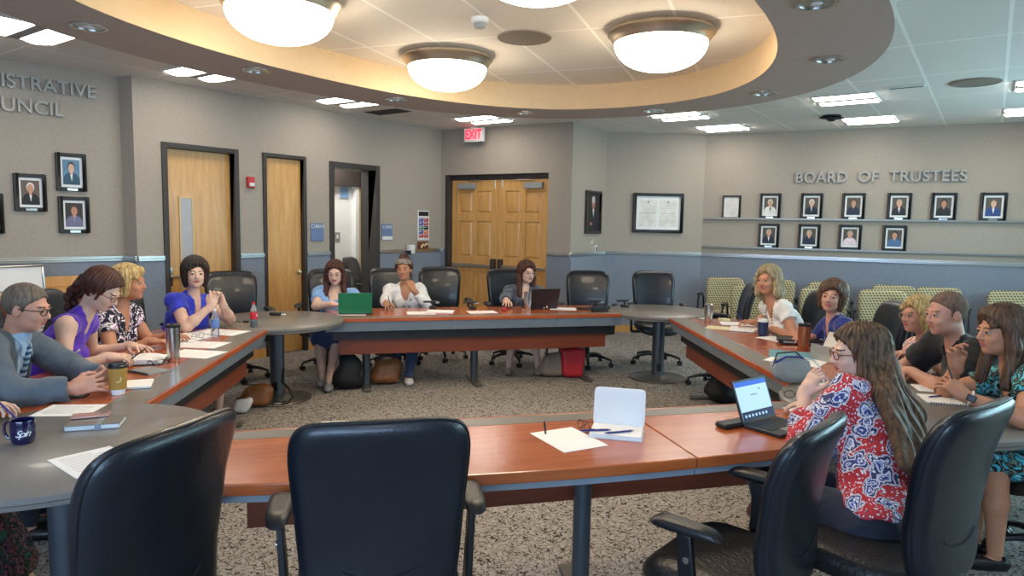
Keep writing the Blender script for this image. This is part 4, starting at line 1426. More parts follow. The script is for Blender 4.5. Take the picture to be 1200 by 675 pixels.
pen(.155, 2.905, 'small dark pen standing on the corner of the blank sheet', rz=.3, z=TH + .022, tilt=1.2).scale = (1, .5, 1)

# near left round table
def mug(x, y, label):
    o = obj_thing('mug', label, 'mug', x, y, TH + .0035, rz=0)
    R = .043
    MB().lathe([(0, 0), (.034, 0), (.040, .008), (R, .03), (R, .092), (R - .001, .095), (R - .004, .092), (R - .004, .02), (0, .012)], 36).build('body', 'ceramic_navy', o)
    pts = [(-R + .002, -.0, .082), (-R - .018, 0, .084), (-R - .030, 0, .07), (-R - .032, 0, .045), (-R - .022, 0, .02), (-R + .004, 0, .014)]
    MB().tube(pts, .006, 10).build('handle', 'ceramic_navy', o)
    # handwriting-like logo wrapped on the side facing the camera
    t = text_mesh('logo', 'Spin', .038, 'white_plastic', o, (0, 0, 0), (0, 0, 0), ext=.0006, shear=.5, spacing=.8)
    me = t.data
    for v in me.vertices:
        x_, y_ = v.co.x + .012, v.co.y
        a = -PI / 2 + .30 + x_ / R
        rr = R + .0006 + v.co.z
        v.co = (rr * math.cos(a), rr * math.sin(a), .045 + y_)
    return o


mug(-1.945, 2.66, 'dark navy glossy mug with white script logo on the round table at left')
b = obj_thing('notebook', 'closed white edged notebook with grey elastic band on the round table', 'notebook', -1.80, 2.90, TH + .0035, rz=.32)
MB().box(-.105, .105, -.07, .07, 0, .003).build('back_cover', 'grey_laminate', b)
MB().box(-.102, .102, -.067, .067, .003, .02).build('pages', 'book_edge', b)
MB().box(-.105, .105, -.07, .07, .02, .023).build('front_cover', 'grey_laminate', b)
MB().box(.01, .032, -.072, .072, -.0, .0245).build('elastic_band', 'grey_fascia', b)
o = obj_thing('phone', 'rose gold phone lying on the white edged notebook', 'phone', -1.855, 2.955, TH + .029, rz=.42)
MB().box(-.075, .075, -.036, .036, 0, .008).build('case', 'pink_gold', o, bevel=.003)
MB().box(.035, .06, -.012, .02, .008, .0095).build('camera_bump', 'silver', o, bevel=.001)
paper(-1.54, 2.46, 'white sheet on the round table, half hidden by the bottom left chair', rz=.9, z=TH + .004)
paper(-2.06, 3.12, 'white sheet in front of the mug on the end of the left table', w=.25, h=.2, rz=.1, z=TH + .0045)

# left table
def cup(x, y, label, body, lidm, base=None, h=.115, sleeve=None, rot=0.0):
    o = obj_thing('paper_cup', label, 'cup', x, y, rz=rot)
    MB().lathe([(0, 0), (.029, 0), (.031, .003), (.042, h), (.038, h), (0, h - .004)], 32).build('cup_body', base or body, o)
    MB().lathe([(.0325, .028), (.0395, .029), (.0445, h - .008), (.043, h - .006)], 32).build('sleeve', body, o)
    MB().lathe([(.045, h - .006), (.045, h + .004), (.040, h + .008), (.039, h + .018), (.034, h + .019), (.033, h + .015), (0, h + .015)], 32).build('lid', lidm, o)
    return o


c_ = cup(-2.02, 3.45, 'paper coffee cup with brown sleeve and black lid beside the grey suited hands', 'paper_cup_brown', 'black_plastic', 'white_paper', h=.145)
m = MB()
for r_ in (.013, .0165):
    pts = []
    for i in range(13):
        t = -1.9 + 2.6 * i / 12
        x_, z_ = r_ * math.cos(t), r_ * math.sin(t)
        a = -PI / 2 + .5 + x_ / .04
        pts.append((.0425 * math.cos(a), .0425 * math.sin(a), .085 + z_))
    m.tube(pts, .0012, 5)
m.build('swirl_mark', 'cream_paper', c_)
o = obj_thing('phone', 'black phone lying by the sleeve of the person in the grey suit', 'phone', -2.22, 3.38, rz=.1)
MB().box(-.075, .075, -.038, .038, 0, .01).build('case', 'black_plastic', o, bevel=.004)
MB().box(-.07, .07, -.034, .034, .01, .0106).build('glass', 'black_leather', o)
spiral_pad(-2.02, 3.64, 'small white spiral notepad just behind the brown sleeved coffee cup', rz=.4, w=.14, h=.19)
paper(-2.22, 3.52, 'pale blue folded slip under the hands of the person in the suit', w=.12, h=.1, rz=.2, m_='shirt_blue', lines=False)
b = obj_thing('binder', 'thick open planner in which the person in purple is writing', 'binder', -2.40, 4.22, rz=.35)
MB().box(-.21, .21, -.13, .13, 0, .006).build('cover', 'black_plastic', b, bevel=.002)
for s in (-1, 1):
    m = MB()
    N_ = 8
    vs = []
    for k in range(N_ + 1):
        t = k / N_; xx = s * (.006 + .194 * t); zz = .008 + .026 * math.sin(PI * (1 - t) * .75 + .3)
        vs += [(xx, -.12, zz), (xx, .12, zz)]
    for k in range(N_ + 1):
        t = k / N_; vs += [(s * (.006 + .194 * t), -.12, .006), (s * (.006 + .194 * t), .12, .006)]
    q = 2 * (N_ + 1)
    fs = [(2 * k, 2 * k + 1, 2 * k + 3, 2 * k + 2) for k in range(N_)] + [(q + 2 * k, 2 * k, 2 * k + 2, q + 2 * k + 2) for k in range(N_)] + [(q + 2 * k + 1, q + 2 * k + 3, 2 * k + 3, 2 * k + 1) for k in range(N_)]
    fs += [(q, q + 1, 1, 0), (q + 2 * N_, 2 * N_, 2 * N_ + 1, q + 2 * N_ + 1)]
    m.add(vs, fs); m.build('page_block', 'white_paper', b)
m = MB()
for yy in (-.08, 0, .08): m.tube([(-.02 + .02 * math.cos(a) + .02, yy, .03 + .018 * math.sin(a)) for a in [2 * PI * i / 14 for i in range(15)]], .002, 6)
m.build('rings', 'silver', b)
glasses_obj(-2.17, 4.08, TH + .002, 2.6, 'dark framed eyeglasses lying beside the tall steel tumbler on the left table', 'black_trim')
spiral_pad(-2.14, 3.98, 'closed grey covered pad under the dark eyeglasses beside the steel tumbler', rz=1.1, w=.15, h=.2, m_='grey_plastic', t=.008)
tumbler(-2.14, 4.27, 'tall stainless steel tumbler with black lid on the left table', h=.235, r=.043, group='steel tumblers')
paper(-2.12, 4.52, 'white sheet behind the tall steel tumbler on the left table', rz=1.4, w=.25, h=.33)
paper(-2.25, 4.86, 'white sheet with handwriting in front of the person in navy floral', rz=1.5, w=.25, h=.36)
spiral_pad(-2.46, 5.12, 'open spiral notebook by the blonde in navy floral, topped by folded glasses', rz=1.3, w=.3, h=.3)
glasses_obj(-2.34, 5.04, TH + .014, 1.2, 'thin rimmed eyeglasses lying on the open spiral notebook', 'grey_fascia')
paper(-2.34, 5.42, 'white sheet under the elbows of the person in royal blue', rz=1.35, w=.25, h=.4)
bottle(-2.28, 5.20, 'clear water bottle with blue label in front of the person in royal blue', 'white_plastic', 'bottle_label', None, h=.22)
b = bottle(-2.17, 5.70, 'cola bottle with red cap and red label at the end of the left table', 'cola_label', 'cola_label', 'cola', h=.215)
m = MB(); m.ball((0, 0, 0), .001)
m = MB(); m.cbox((.03, -.012, .105), (.004, .012, .02)); m.build('label_mark', 'white_plastic', b)
o = obj_thing('keys', 'bunch of keys and a fob beside the cola bottle', 'keys', -2.38, 5.94, TH + .004)
m = MB(); m.tube([(.02 * math.cos(a), .02 * math.sin(a), .006) for a in [2 * PI * i / 16 for i in range(17)]], .0016, 6); m.build('key_ring', 'silver', o)
for k, (dx, dy) in enumerate(((-.07, .02), (-.05, -.03), (-.09, -.01))):
    q = MB(); q.prism([(0, -.004), (dx * .6, dy * .6 - .004), (dx, dy - .012), (dx * 1.25, dy), (dx, dy + .012), (dx * .6, dy * .6 + .004), (0, .004)], .003 + k * .003, .0055 + k * .003); q.build('key', 'silver', o)
MB().cbox((.05, .0, .01), (.05, .03, .014)).build('fob', 'black_plastic', o, bevel=.005)
o = obj_thing('stapler', 'black stapler shaped device with white tip right of the cola bottle', 'stapler', -2.24, 6.42, TH + .004, rz=.1)
MB().cbox((0, 0, .015), (.11, .05, .028)).build('body', 'black_plastic', o, bevel=.012)
MB().cbox((.075, 0, .008), (.04, .03, .012)).build('tip', 'white_plastic', o, bevel=.003)

# far table (people sit beyond it)
def FT(t, d):   # t metres along the inner edge, d metres outward
    u = Vector((2.87, .76)).normalized(); n_ = Vector((-u.y, u.x)); p = Vector((-1.72, 6.26)) + u * t + n_ * d
    return p.x, p.y
FZ = math.atan2(.76, 2.87)
x, y = FT(.42, .30)
paper(x - .17, y - .02, 'white sheet left of the green laptop on the far table', rz=FZ + 1.4)
x, y = FT(.50, .36)
laptop(x - .19, y - .15, FZ + PI - .08, 'laptop with a green lid, its back to the viewer, on the far table', lid='green_case', w=.32, open_=1.72, sh=.205)
x, y = FT(.95, .30)
paper(x - .03, y, 'white sheet between the green laptop and the writing hand', rz=FZ + 1.5)
x, y = FT(1.15, .38)
spiral_pad(x - .02, y - .05, 'white writing pad with red margin under the hand of the person in the white blouse', rz=FZ + 1.3, cover='cola_label')
x, y = FT(1.42, .33)
paper(x + .13, y, 'lone white sheet on the far table left of the mouse hand', rz=FZ + 1.6, w=.2, h=.29)
for px_, (tx, ty), lab in ((0, (-.84, 7.20), 'black tabletop microphone in front of the empty chair by the double doors'), (1, (-.42, 7.22), 'black tabletop microphone in front of the closed left door leaf'),
                           (2, (.95, 7.52), 'black tabletop microphone left of the far right round table, in front of the empty chair'), (3, (1.27, 7.62), 'black tabletop microphone at the left rim of the far right round table')):
    microphone(tx, ty, FZ, lab)
x, y = FT(1.90, .36)
laptop(.34, 7.28, FZ + PI + .12, 'laptop with dark brown lid before the person in the slate jacket', w=.33, open_=1.85, sh=.22)
tumbler(.17, 7.16, 'slim stainless steel tumbler in front of the dark brown laptop', h=.19, r=.04, lid='silver', group='steel tumblers')
o = obj_thing('mouse', 'small red computer mouse under the hand on the far table', 'mouse', -.075, 7.12, rz=FZ)
m = MB(); m.ball((0, 0, .012), (.03, .05, .018)); m.build('shell', 'red_plastic', o)
m = MB(); m.cbox((0, -.02, .029), (.006, .014, .006)); m.build('scroll_wheel', 'black_plastic', o)
paper(.56, 7.33, 'white sheet right of the dark brown laptop', rz=FZ + 1.2)
o = obj_thing('tablet', 'dark tablet lying right of the white sheet on the far table', 'tablet', .80, 7.36, rz=FZ)
MB().box(-.09, .09, -.06, .06, 0, .009).build('case', 'black_plastic', o, bevel=.003); MB().box(-.082, .082, -.052, .052, .009, .0095).build('glass', 'black_leather', o)
o = obj_thing('cable_hatch', 'dark cable hatch flap standing open on the right end of the far table', 'cable hatch', .93, 7.16, rz=FZ)
MB().box(-.09, .09, -.03, .03, 0, .02).build('frame', 'black_trim', o, bevel=.004)
m = MB(); m.prism([(-.12, -.0), (.12, .0), (.10, .015), (-.10, .015)], .02, .055); m.build('flap', 'key_dark', o, bevel=.003)

# right table
tumbler(1.89, 6.50, 'stainless steel tumbler at the far end of the right table', h=.17, r=.042, lid='silver', group='steel tumblers')
o = obj_thing('phone', 'small grey phone lying behind the far end steel tumbler', 'phone', 1.92, 6.70, rz=.4)
MB().box(-.07, .07, -.035, .035, 0, .01).build('case', 'grey_plastic', o, bevel=.003); MB().box(-.062, .062, -.03, .03, .01, .0106).build('glass', 'white_plastic', o)
o = paper(2.08, 6.62, 'small cream sticky notepad beside the far end steel tumbler', w=.09, h=.09, m_='cream_paper', lines=False, t=.02, name='sticky_notes')
paper(1.90, 6.12, 'cream sheet on the laminate strip in front of the far end steel tumbler', rz=1.1, m_='cream_paper', w=.2, h=.26)
paper(2.14, 6.42, 'white sheet right of the far end steel tumbler', rz=1.4, w=.22, h=.3)
spiral_pad(2.12, 6.02, 'open folder of white pages under the pen of the person in the white tee', rz=1.2, w=.3, h=.34, cover='black_trim', t=.01)
c_ = cup(2.12, 5.70, 'dark blue paper cup with white lid on the right table', 'paper_cup_blue', 'white_plastic', 'paper_cup_blue', h=.13)
o = obj_thing('folder_stack', 'stack of grey and black folders right of the blue paper cup', 'folder', 2.30, 5.38, rz=-.2)
for k, (mm, dx, r_) in enumerate((('black_trim', 0, 0), ('grey_plastic', .01, .08), ('black_trim', -.01, -.06))):
    T = Matrix.Translation((dx, 0, .002 + k * .013)) @ Matrix.Rotation(r_, 4, 'Z')
    MB().box(-.16, .16, -.11, .11, 0, .012, 0, T).build('folder', mm, o, bevel=.002)
paper(2.18, 5.56, 'white sheet tucked beside the folders behind the blue paper cup', rz=.5, w=.2, h=.26, lines=False)
tumbler(2.19, 5.05, 'copper coloured tumbler with black lid on the right table', body='copper', h=.20, r=.045)
paper(1.98, 4.66, 'white sheets fanned out on the inner edge of the right table', rz=.9, w=.32, h=.36)
o = paper(2.02, 4.86, 'teal printed brochure under the white sheets on the right table', rz=1.2, w=.3, h=.3, m_='teal_paper', lines=False, z=TH + .0045)
o['category'] = 'brochure'; o.name = 'brochure'
# silver tablet with kickstand, back to the viewer
o = obj_thing('tablet', 'silver grey tablet on its kickstand, back to the viewer, on the right table', 'tablet', 2.24, 4.66, rz=math.radians(112))
# local +Y is toward -x (camera side of the table)
T = Matrix.Rotation(.5, 4, 'X')
MB().box(-.146, .146, -.004, .004, 0.003, .205, 0, T).build('body', 'surface_grey', o, bevel=.003)
T2 = Matrix.Translation((0, -.055, .10)) @ Matrix.Rotation(-.45, 4, 'X')
MB().box(-.13, .13, .055, .06, -.098, .01).build('kickstand', 'surface_grey', o, bevel=.002)
bpy.data.objects[o.children[-1].name].location = (0, 0.03, .10)
m = MB()
for i in range(2):
    for j in range(2): m.box(-.012 + i * .0125, -.001 + i * .0125, .0042, .0048, .13 + j * .0125, .141 + j * .0125, 0, T)
m.build('window_mark', 'grey_plastic', o)
MB().box(-.146, .146, -.25, -.01, 0, .006).build('keyboard_cover', 'key_dark', o)
pen(2.16, 4.36, 'black pen on the grey strip in front of the silver tablet', rz=1.9)

# near right round table
Z = TH + .0035
o = thing('cable', 'white charging cable rising beside the chin of the person in paisley', 'cable', (1.80, 3.85, Z))
MB().tube([(0, 0, .005), (.0, .01, .05), (-.02, .02, .11), (-.05, .04, .15), (-.1, .05, .16)], .005, 8).build('cord', 'white_plastic', o)
MB().cbox((.0, 0, .012), (.05, .035, .024)).build('plug', 'white_plastic', o, bevel=.005)
o = obj_thing('bag', 'grey fabric pouch with blue lining on the round table behind the tablet', 'pouch', 1.66, 3.98, Z, rz=.3)
def pf(p): return (p[0], p[1] + .02 * math.sin(p[2] * 20), p[2] + .075)
MB().pad(.28, .15, .07, .03, 2.6, .05, pf, 36).build('pouch_body', 'grey_plastic', o)
MB().tube([(-.12, .0, .12), (-.05, -.01, .155), (.06, .0, .15), (.13, .01, .11)], .007, 8).build('blue_lining', 'deep_blue', o)
MB().tube([(-.13, 0, .1), (-.08, .03, .17), (.05, .03, .175), (.13, 0, .1)], .005, 8).build('strap', 'black_trim', o)
paper(1.72, 3.84, 'white card lying beside the elbow of the person in paisley', w=.12, h=.08, rz=.2, z=Z)
o = obj_thing('eyeglasses', 'x', 'eyeglasses', 1.56, 3.40, Z)
bpy.data.objects.remove(o)
glasses_obj(1.52, 3.56, TH + .012, 2.9, 'dark eyeglasses lying behind the tablet on the nearest table', 'black_trim')
paper(1.50, 3.36, 'white sheet between the tablet keyboard and the paisley sleeve', w=.2, h=.14, rz=.25)
paper(2.46, 3.86, 'white printed sheet with grey oval on the round table before the person in teal', rz=1.3, w=.18, h=.24, z=Z)
spiral_pad(2.32, 3.60, 'white notepad with blue pen on the round table before the person in teal', rz=1.3, w=.2, h=.2, z=Z, t=.008)
pen(2.32, 3.64, 'blue pen on the notepad before the person in teal', rz=1.9, m_='deep_blue', z=Z + .014)


# ------------------------------------------------------------------ bags on the floor
mat('brown_leather', '#86542f', .5, var=.25, scale=9, bmp=.3, bscale=40)
mat('tan_bag', '#8a7a6c', .6, var=.15, scale=9, bmp=.2, bscale=60)
mat('red_bag', '#b3202c', .45, var=.1)
mat('plum_leather', '#4a1c24', .5, var=.2)
mat('black_bag', '#141417', .7, var=.2, bmp=.3, bscale=50)


def bag(x, y, rz, w, h, t, m_, label, sq=3.4, edge=.35, name='handbag', handle=True, taper=-.15, strap='frame_dark', sag=.02, bottom=0.0, hh=.12):
    o = thing(name, label, 'bag', (x, y, 0.001), rz)
    def fn(p):
        k = (p[2] + h / 2) / h
        return (p[0] + sag * math.sin(p[2] * 25), p[1] * (1.25 - .6 * k) + sag * .6 * math.sin(p[0] * 22 + p[2] * 14) * k, p[2] + h / 2 + sag * .5 * math.sin(p[0] * 18) * k)
    MB().pad(w, h, t, t * edge, sq, taper, fn, 44, rings=6).build('bag_body', m_, o, ang=70)
    if handle:
        for s in (-1, 1):
            MB().tube([(-w * .25, s * t * .2, h * .9), (-w * .22, s * t * .25, h + hh * .6), (-w * .1, s * t * .3, h + hh), (w * .1, s * t * .3, h + hh), (w * .22, s * t * .25, h + hh * .6), (w * .25, s * t * .2, h * .9)], .008, 8).build('handle', strap, o)
    MB().tube([(-w * .36, 0, h * .97), (0, 0, h * .95), (w * .36, 0, h * .97)], .006, 6).build('zip', strap, o)
    return o


bag(-1.27, 6.86, .2, .31, .27, .2, 'brown_leather', 'rumpled brown leather bag on the carpet under the far table', hh=.02)
bag(-1.60, 6.62, .3, .26, .36, .2, 'black_bag', 'tall black bag leaning at the left leg of the far table', handle=False, taper=-.35)
bag(.46, 7.32, .1, .30, .26, .15, 'tan_bag', 'taupe handbag with brown handles under the far table, left of the red bag', hh=.13)
bag(.67, 7.30, .15, .26, .33, .14, 'red_bag', 'bright red tote bag standing under the far table', taper=.12, hh=.05, sq=9, edge=.2, sag=.008)
bag(2.08, 6.35, .4, .46, .36, .26, 'black_bag', 'black shoulder bag on the carpet under the right table', hh=.05)
bag(1.50, 3.72, .5, .30, .26, .14, 'plum_leather', 'plum leather handbag on the carpet behind the empty chair', hh=.08)
bag(-2.24, 5.92, .1, .28, .20, .16, 'brown_leather', 'brown and white bag on the carpet beside the far left pedestal', handle=False)
bag(-2.28, 5.70, 0, .15, .13, .1, 'white_cloth', 'small white pouch on the floor beneath the left table', name='pouch', handle=False, taper=0)
o = thing('cable', 'black cable hanging at the foot of the far left pedestal', 'cable', (-2.03, 6.0, 0))
MB().tube([(-.04, .12, .30), (-.02, .02, .2), (.06, -.02, .14), (.09, -.03, .08), (.06, -.05, .035), (.0, -.08, .03)], .011, 8).build('cord', 'black_plastic', o)
MB().tube([(.0, -.08, .03), (-.05, -.1, .03)], .008, 8).build('connector', 'silver', o)


# ------------------------------------------------------------------ people: one continuous surface per body
def A3(v): return np.array(v, float)


def nrm(v):
    v = A3(v); return v / (np.linalg.norm(v) + 1e-9)


def rot_axis(axis, a):
    x, y, z = nrm(axis); c, s = math.cos(a), math.sin(a); k = 1 - c
    return np.array([[c + x * x * k, x * y * k - z * s, x * z * k + y * s], [y * x * k + z * s, c + y * y * k, y * z * k - x * s], [z * x * k - y * s, z * y * k + x * s, c + z * z * k]])


class Field:
    """list of rounded shapes blended into one distance field"""
    def __init__(s): s.p = []

    def cap(s, a, b, ra, rb, k=.02, sub=False, clip=None):
        a, b = A3(a), A3(b); r = max(ra, rb)
        s.p.append(('c', (a, b, ra, rb), np.minimum(a, b) - r, np.maximum(a, b) + r, k, sub, clip)); return s

    def ell(s, c, r, R=None, k=.02, sub=False, clip=None):
        c, r = A3(c), A3(r); R = np.eye(3) if R is None else R
        e = np.sqrt(((R * r) ** 2).sum(1))
        s.p.append(('e', (c, r, R), c - e, c + e, k, sub, clip)); return s

    def box(s, c, h, rad, R=None, k=.02, sub=False, clip=None):
        c, h = A3(c), A3(h); R = np.eye(3) if R is None else R
        e = np.abs(R) @ h
        s.p.append(('b', (c, h, rad, R), c - e, c + e, k, sub, clip)); return s

    def bounds(s):
        lo = np.min([p[2] for p in s.p if not p[5]], 0); hi = np.max([p[3] for p in s.p if not p[5]], 0)
        return lo, hi

    def sample(s, lo, hi, h, disp=None):
        n = np.maximum(np.ceil((hi - lo) / h).astype(int) + 1, 3)
        xs = [lo[i] + h * np.arange(n[i]) for i in range(3)]
        F = np.full(n, 0.2, np.float32)
        for ty, q, l, u, k, sub, clip in s.p:
            m = k + 3 * h + .012
            i0 = [max(0, int((l[i] - m - lo[i]) / h)) for i in range(3)]
            i1 = [min(n[i], int((u[i] + m - lo[i]) / h) + 2) for i in range(3)]
            if any(i1[i] <= i0[i] for i in range(3)): continue
            X = xs[0][i0[0]:i1[0]][:, None, None]; Y = xs[1][i0[1]:i1[1]][None, :, None]; Z = xs[2][i0[2]:i1[2]][None, None, :]
            if ty == 'c':
                a, b, ra, rb = q; d = b - a; dd = max(d @ d, 1e-9)
                px, py, pz = X - a[0], Y - a[1], Z - a[2]
                t = np.clip((px * d[0] + py * d[1] + pz * d[2]) / dd, 0, 1)
                D = np.sqrt((px - d[0] * t) ** 2 + (py - d[1] * t) ** 2 + (pz - d[2] * t) ** 2) - (ra + (rb - ra) * t)
            elif ty == 'e':
                c, r, R = q; px, py, pz = X - c[0], Y - c[1], Z - c[2]
                L = [px * R[0, i] + py * R[1, i] + pz * R[2, i] for i in range(3)]
                k0 = np.sqrt(sum((L[i] / r[i]) ** 2 for i in range(3))); k1 = np.sqrt(sum((L[i] / r[i] ** 2) ** 2 for i in range(3)))
                D = k0 * (k0 - 1) / (k1 + 1e-6)
            else:
                c, hh, rad, R = q; px, py, pz = X - c[0], Y - c[1], Z - c[2]
                L = [np.abs(px * R[0, i] + py * R[1, i] + pz * R[2, i]) - (hh[i] - rad) for i in range(3)]
                D = np.sqrt(sum(np.maximum(v, 0) ** 2 for v in L)) + np.minimum(np.maximum(np.maximum(L[0], L[1]), L[2]), 0) - rad
            if clip is not None:
                for cp, cn in clip:
                    cn = nrm(cn)
                    D = np.maximum(D, (X - cp[0]) * cn[0] + (Y - cp[1]) * cn[1] + (Z - cp[2]) * cn[2])
            G = F[i0[0]:i1[0], i0[1]:i1[1], i0[2]:i1[2]]
            if sub:
                D = -D; F[i0[0]:i1[0], i0[1]:i1[1], i0[2]:i1[2]] = np.maximum(G, D) + np.maximum(k - np.abs(G - D), 0) ** 2 / (4 * k)
            else:
                F[i0[0]:i1[0], i0[1]:i1[1], i0[2]:i1[2]] = np.minimum(G, D) - np.maximum(k - np.abs(G - D), 0) ** 2 / (4 * k)
        if disp is not None:
            F = F + disp(xs[0][:, None, None], xs[1][None, :, None], xs[2][None, None, :])
        return F, xs


def surfnet(F, lo, h):
    S = F < 0
    n = F.shape
    cnt = np.zeros([k - 1 for k in n], np.int8)
    off = [(i, j, k) for i in (0, 1) for j in (0, 1) for k in (0, 1)]
    sl = lambda o: tuple(slice(o[i], n[i] - 1 + o[i]) for i in range(3))
    for o in off: cnt += S[sl(o)]
    mask = (cnt > 0) & (cnt < 8)
    ijk = np.argwhere(mask)
    if len(ijk) == 0: return np.zeros((0, 3)), np.zeros((0, 4), int)
    idx = np.full(mask.shape, -1, np.int64); idx[mask] = np.arange(len(ijk))
    vals = {o: F[ijk[:, 0] + o[0], ijk[:, 1] + o[1], ijk[:, 2] + o[2]] for o in off}
    acc = np.zeros((len(ijk), 3)); num = np.zeros(len(ijk))
    for a in off:
        for ax in range(3):
            if a[ax]: continue
            b = list(a); b[ax] = 1; b = tuple(b)
            va, vb = vals[a], vals[b]
            cr = (va < 0) != (vb < 0)
            t = np.where(cr, va / np.where(cr, va - vb, 1), 0)
            p = np.repeat(np.array(a, float)[None], len(ijk), 0); p[:, ax] += t
            acc += p * cr[:, None]; num += cr
    V = (ijk + acc / num[:, None]) * h + lo
    Q = []
    for ax in range(3):
        o1, o2 = [(1, 2), (2, 0), (0, 1)][ax]
        s0 = [slice(0, n[i]) for i in range(3)]; s1 = list(s0)
        s0[ax] = slice(0, n[ax] - 1); s1[ax] = slice(1, n[ax])
        a, b = S[tuple(s0)], S[tuple(s1)]
        e = np.argwhere(a != b)
        e = e[(e[:, o1] > 0) & (e[:, o2] > 0) & (e[:, o1] < n[o1] - 1) & (e[:, o2] < n[o2] - 1)]
        ins = a[e[:, 0], e[:, 1], e[:, 2]]
        def g(d1, d2):
            q = e.copy(); q[:, o1] += d1; q[:, o2] += d2
            return idx[q[:, 0], q[:, 1], q[:, 2]]
        q = np.stack([g(-1, -1), g(0, -1), g(0, 0), g(-1, 0)], 1)
        q[~ins] = q[~ins][:, ::-1]
        Q.append(q)
    return V, np.concatenate(Q)


def mesh_field(f, h, fine=(), disp=None):
    """fine: boxes (lo, hi, h) meshed at their own resolution"""
    lo, hi = f.bounds(); lo, hi = lo - .03, hi + .03
    Vs, Qs, b = [], [], 0
    passes = [(lo, hi, h, None)] + [(np.maximum(A3(l) - 2 * hh, lo), np.minimum(A3(u) + 2 * hh, hi), hh, (A3(l), A3(u))) for l, u, hh in fine]
    for l, u, hh, keep in passes:
        F, xs = f.sample(l, u, hh, disp)
        V, Q = surfnet(F, l, hh)
        if len(Q) == 0: continue
        c = V[Q].mean(1)
        if keep is None:
            ok = np.ones(len(Q), bool)
            for l2, u2, h2 in fine: ok &= ~np.all((c > A3(l2) + .006) & (c < A3(u2) - .006), 1)
        else:
            ok = np.all((c > keep[0]) & (c < keep[1]), 1)
            for l2, u2, h2 in fine:
                if h2 < hh - 1e-6: ok &= ~np.all((c > A3(l2) + .003) & (c < A3(u2) - .003), 1)
        Q = Q[ok]
        used = np.unique(Q); re = np.full(len(V), -1); re[used] = np.arange(len(used))
        Vs.append(V[used]); Qs.append(re[Q] + b); b += len(used)
    return np.concatenate(Vs), np.concatenate(Qs)


def np_obj(name, V, Q, mats, parent, mi=None, extra=None):
    me = bpy.data.meshes.new(name)
    if extra is not None:
        V2, Q2, m2 = extra
        Q = list(map(list, Q)) + [[i + len(V) for i in q] for q in Q2]
        mi = list(mi if mi is not None else [0] * (len(Q) - len(Q2))) + list(m2)
        V = np.concatenate([V, np.array(V2)])
    else:
        Q = Q.tolist()
    me.from_pydata(V.tolist(), [], Q)
    for m in (mats if isinstance(mats, (list, tuple)) else [mats]): me.materials.append(MATS[m])
    if mi is not None: me.polygons.foreach_set('material_index', np.array(mi, np.int32))
    me.polygons.foreach_set('use_smooth', [True] * len(me.polygons))
    me.update()
    o = bpy.data.objects.new(name, me); C.objects.link(o); o.parent = parent
    return o


def add_hand(f, w, d, n, side, curl=.5, thumb=.5, spread=1.0, sc=1.0, point=False):
    """wrist w, fingers along d, palm faces n; side +1 right, -1 left"""
    d = nrm(d); n = nrm(A3(n) - d * (A3(n) @ d)); x = np.cross(d, -n) * 1.0   # for a right hand: thumb on -x when palm faces down
    R = np.stack([x, d, -n], 1)
    P = lambda p: w + R @ (A3(p) * sc)
    f.box(P((0, .048, -.002)), A3((.040, .046, .0145)) * sc, .013 * sc, R, k=.014)
    f.cap(P((0, -.02, 0)), P((0, .03, 0)), .026 * sc, .026 * sc, k=.02)
    tips = []
    for i, (fx, ln) in enumerate(((-.029, .070), (-.0098, .079), (.0098, .073), (.029, .058))):
        fx *= -side * -1
        cu = curl if not (point and i == (0)) else .1
        p = A3((fx * side, .088, 0)); a = 0.0; dx = fx * side * .9 * spread
        segs = (.45, .32, .25)
        for j, sg in enumerate(segs):
            a += cu * (0.7 if j == 0 else 1.0)
            q = p + A3((dx * sg * .8, math.cos(a) * ln * sg, -math.sin(a) * ln * sg))
            f.cap(P(p), P(q), (.0088 - .0008 * j) * sc, (.0082 - .0008 * j) * sc, k=.004)
            p = q
        tips.append(P(p))
    t = -side
    p0 = A3((t * .022, .018, -.006)); p1 = A3((t * .048, .048, -.016)); p2 = p1 + A3((t * (.022 - .03 * thumb), .026, -.008 - .008 * thumb)); p3 = p2 + A3((t * (.010 - .03 * thumb), .022, -.006))
    f.cap(P(p0), P(p1), .0145 * sc, .0115 * sc, k=.012); f.cap(P(p1), P(p2), .0105 * sc, .0095 * sc, k=.005); f.cap(P(p2), P(p3), .0095 * sc, .008 * sc, k=.004)
    return tips


HAIR = {}


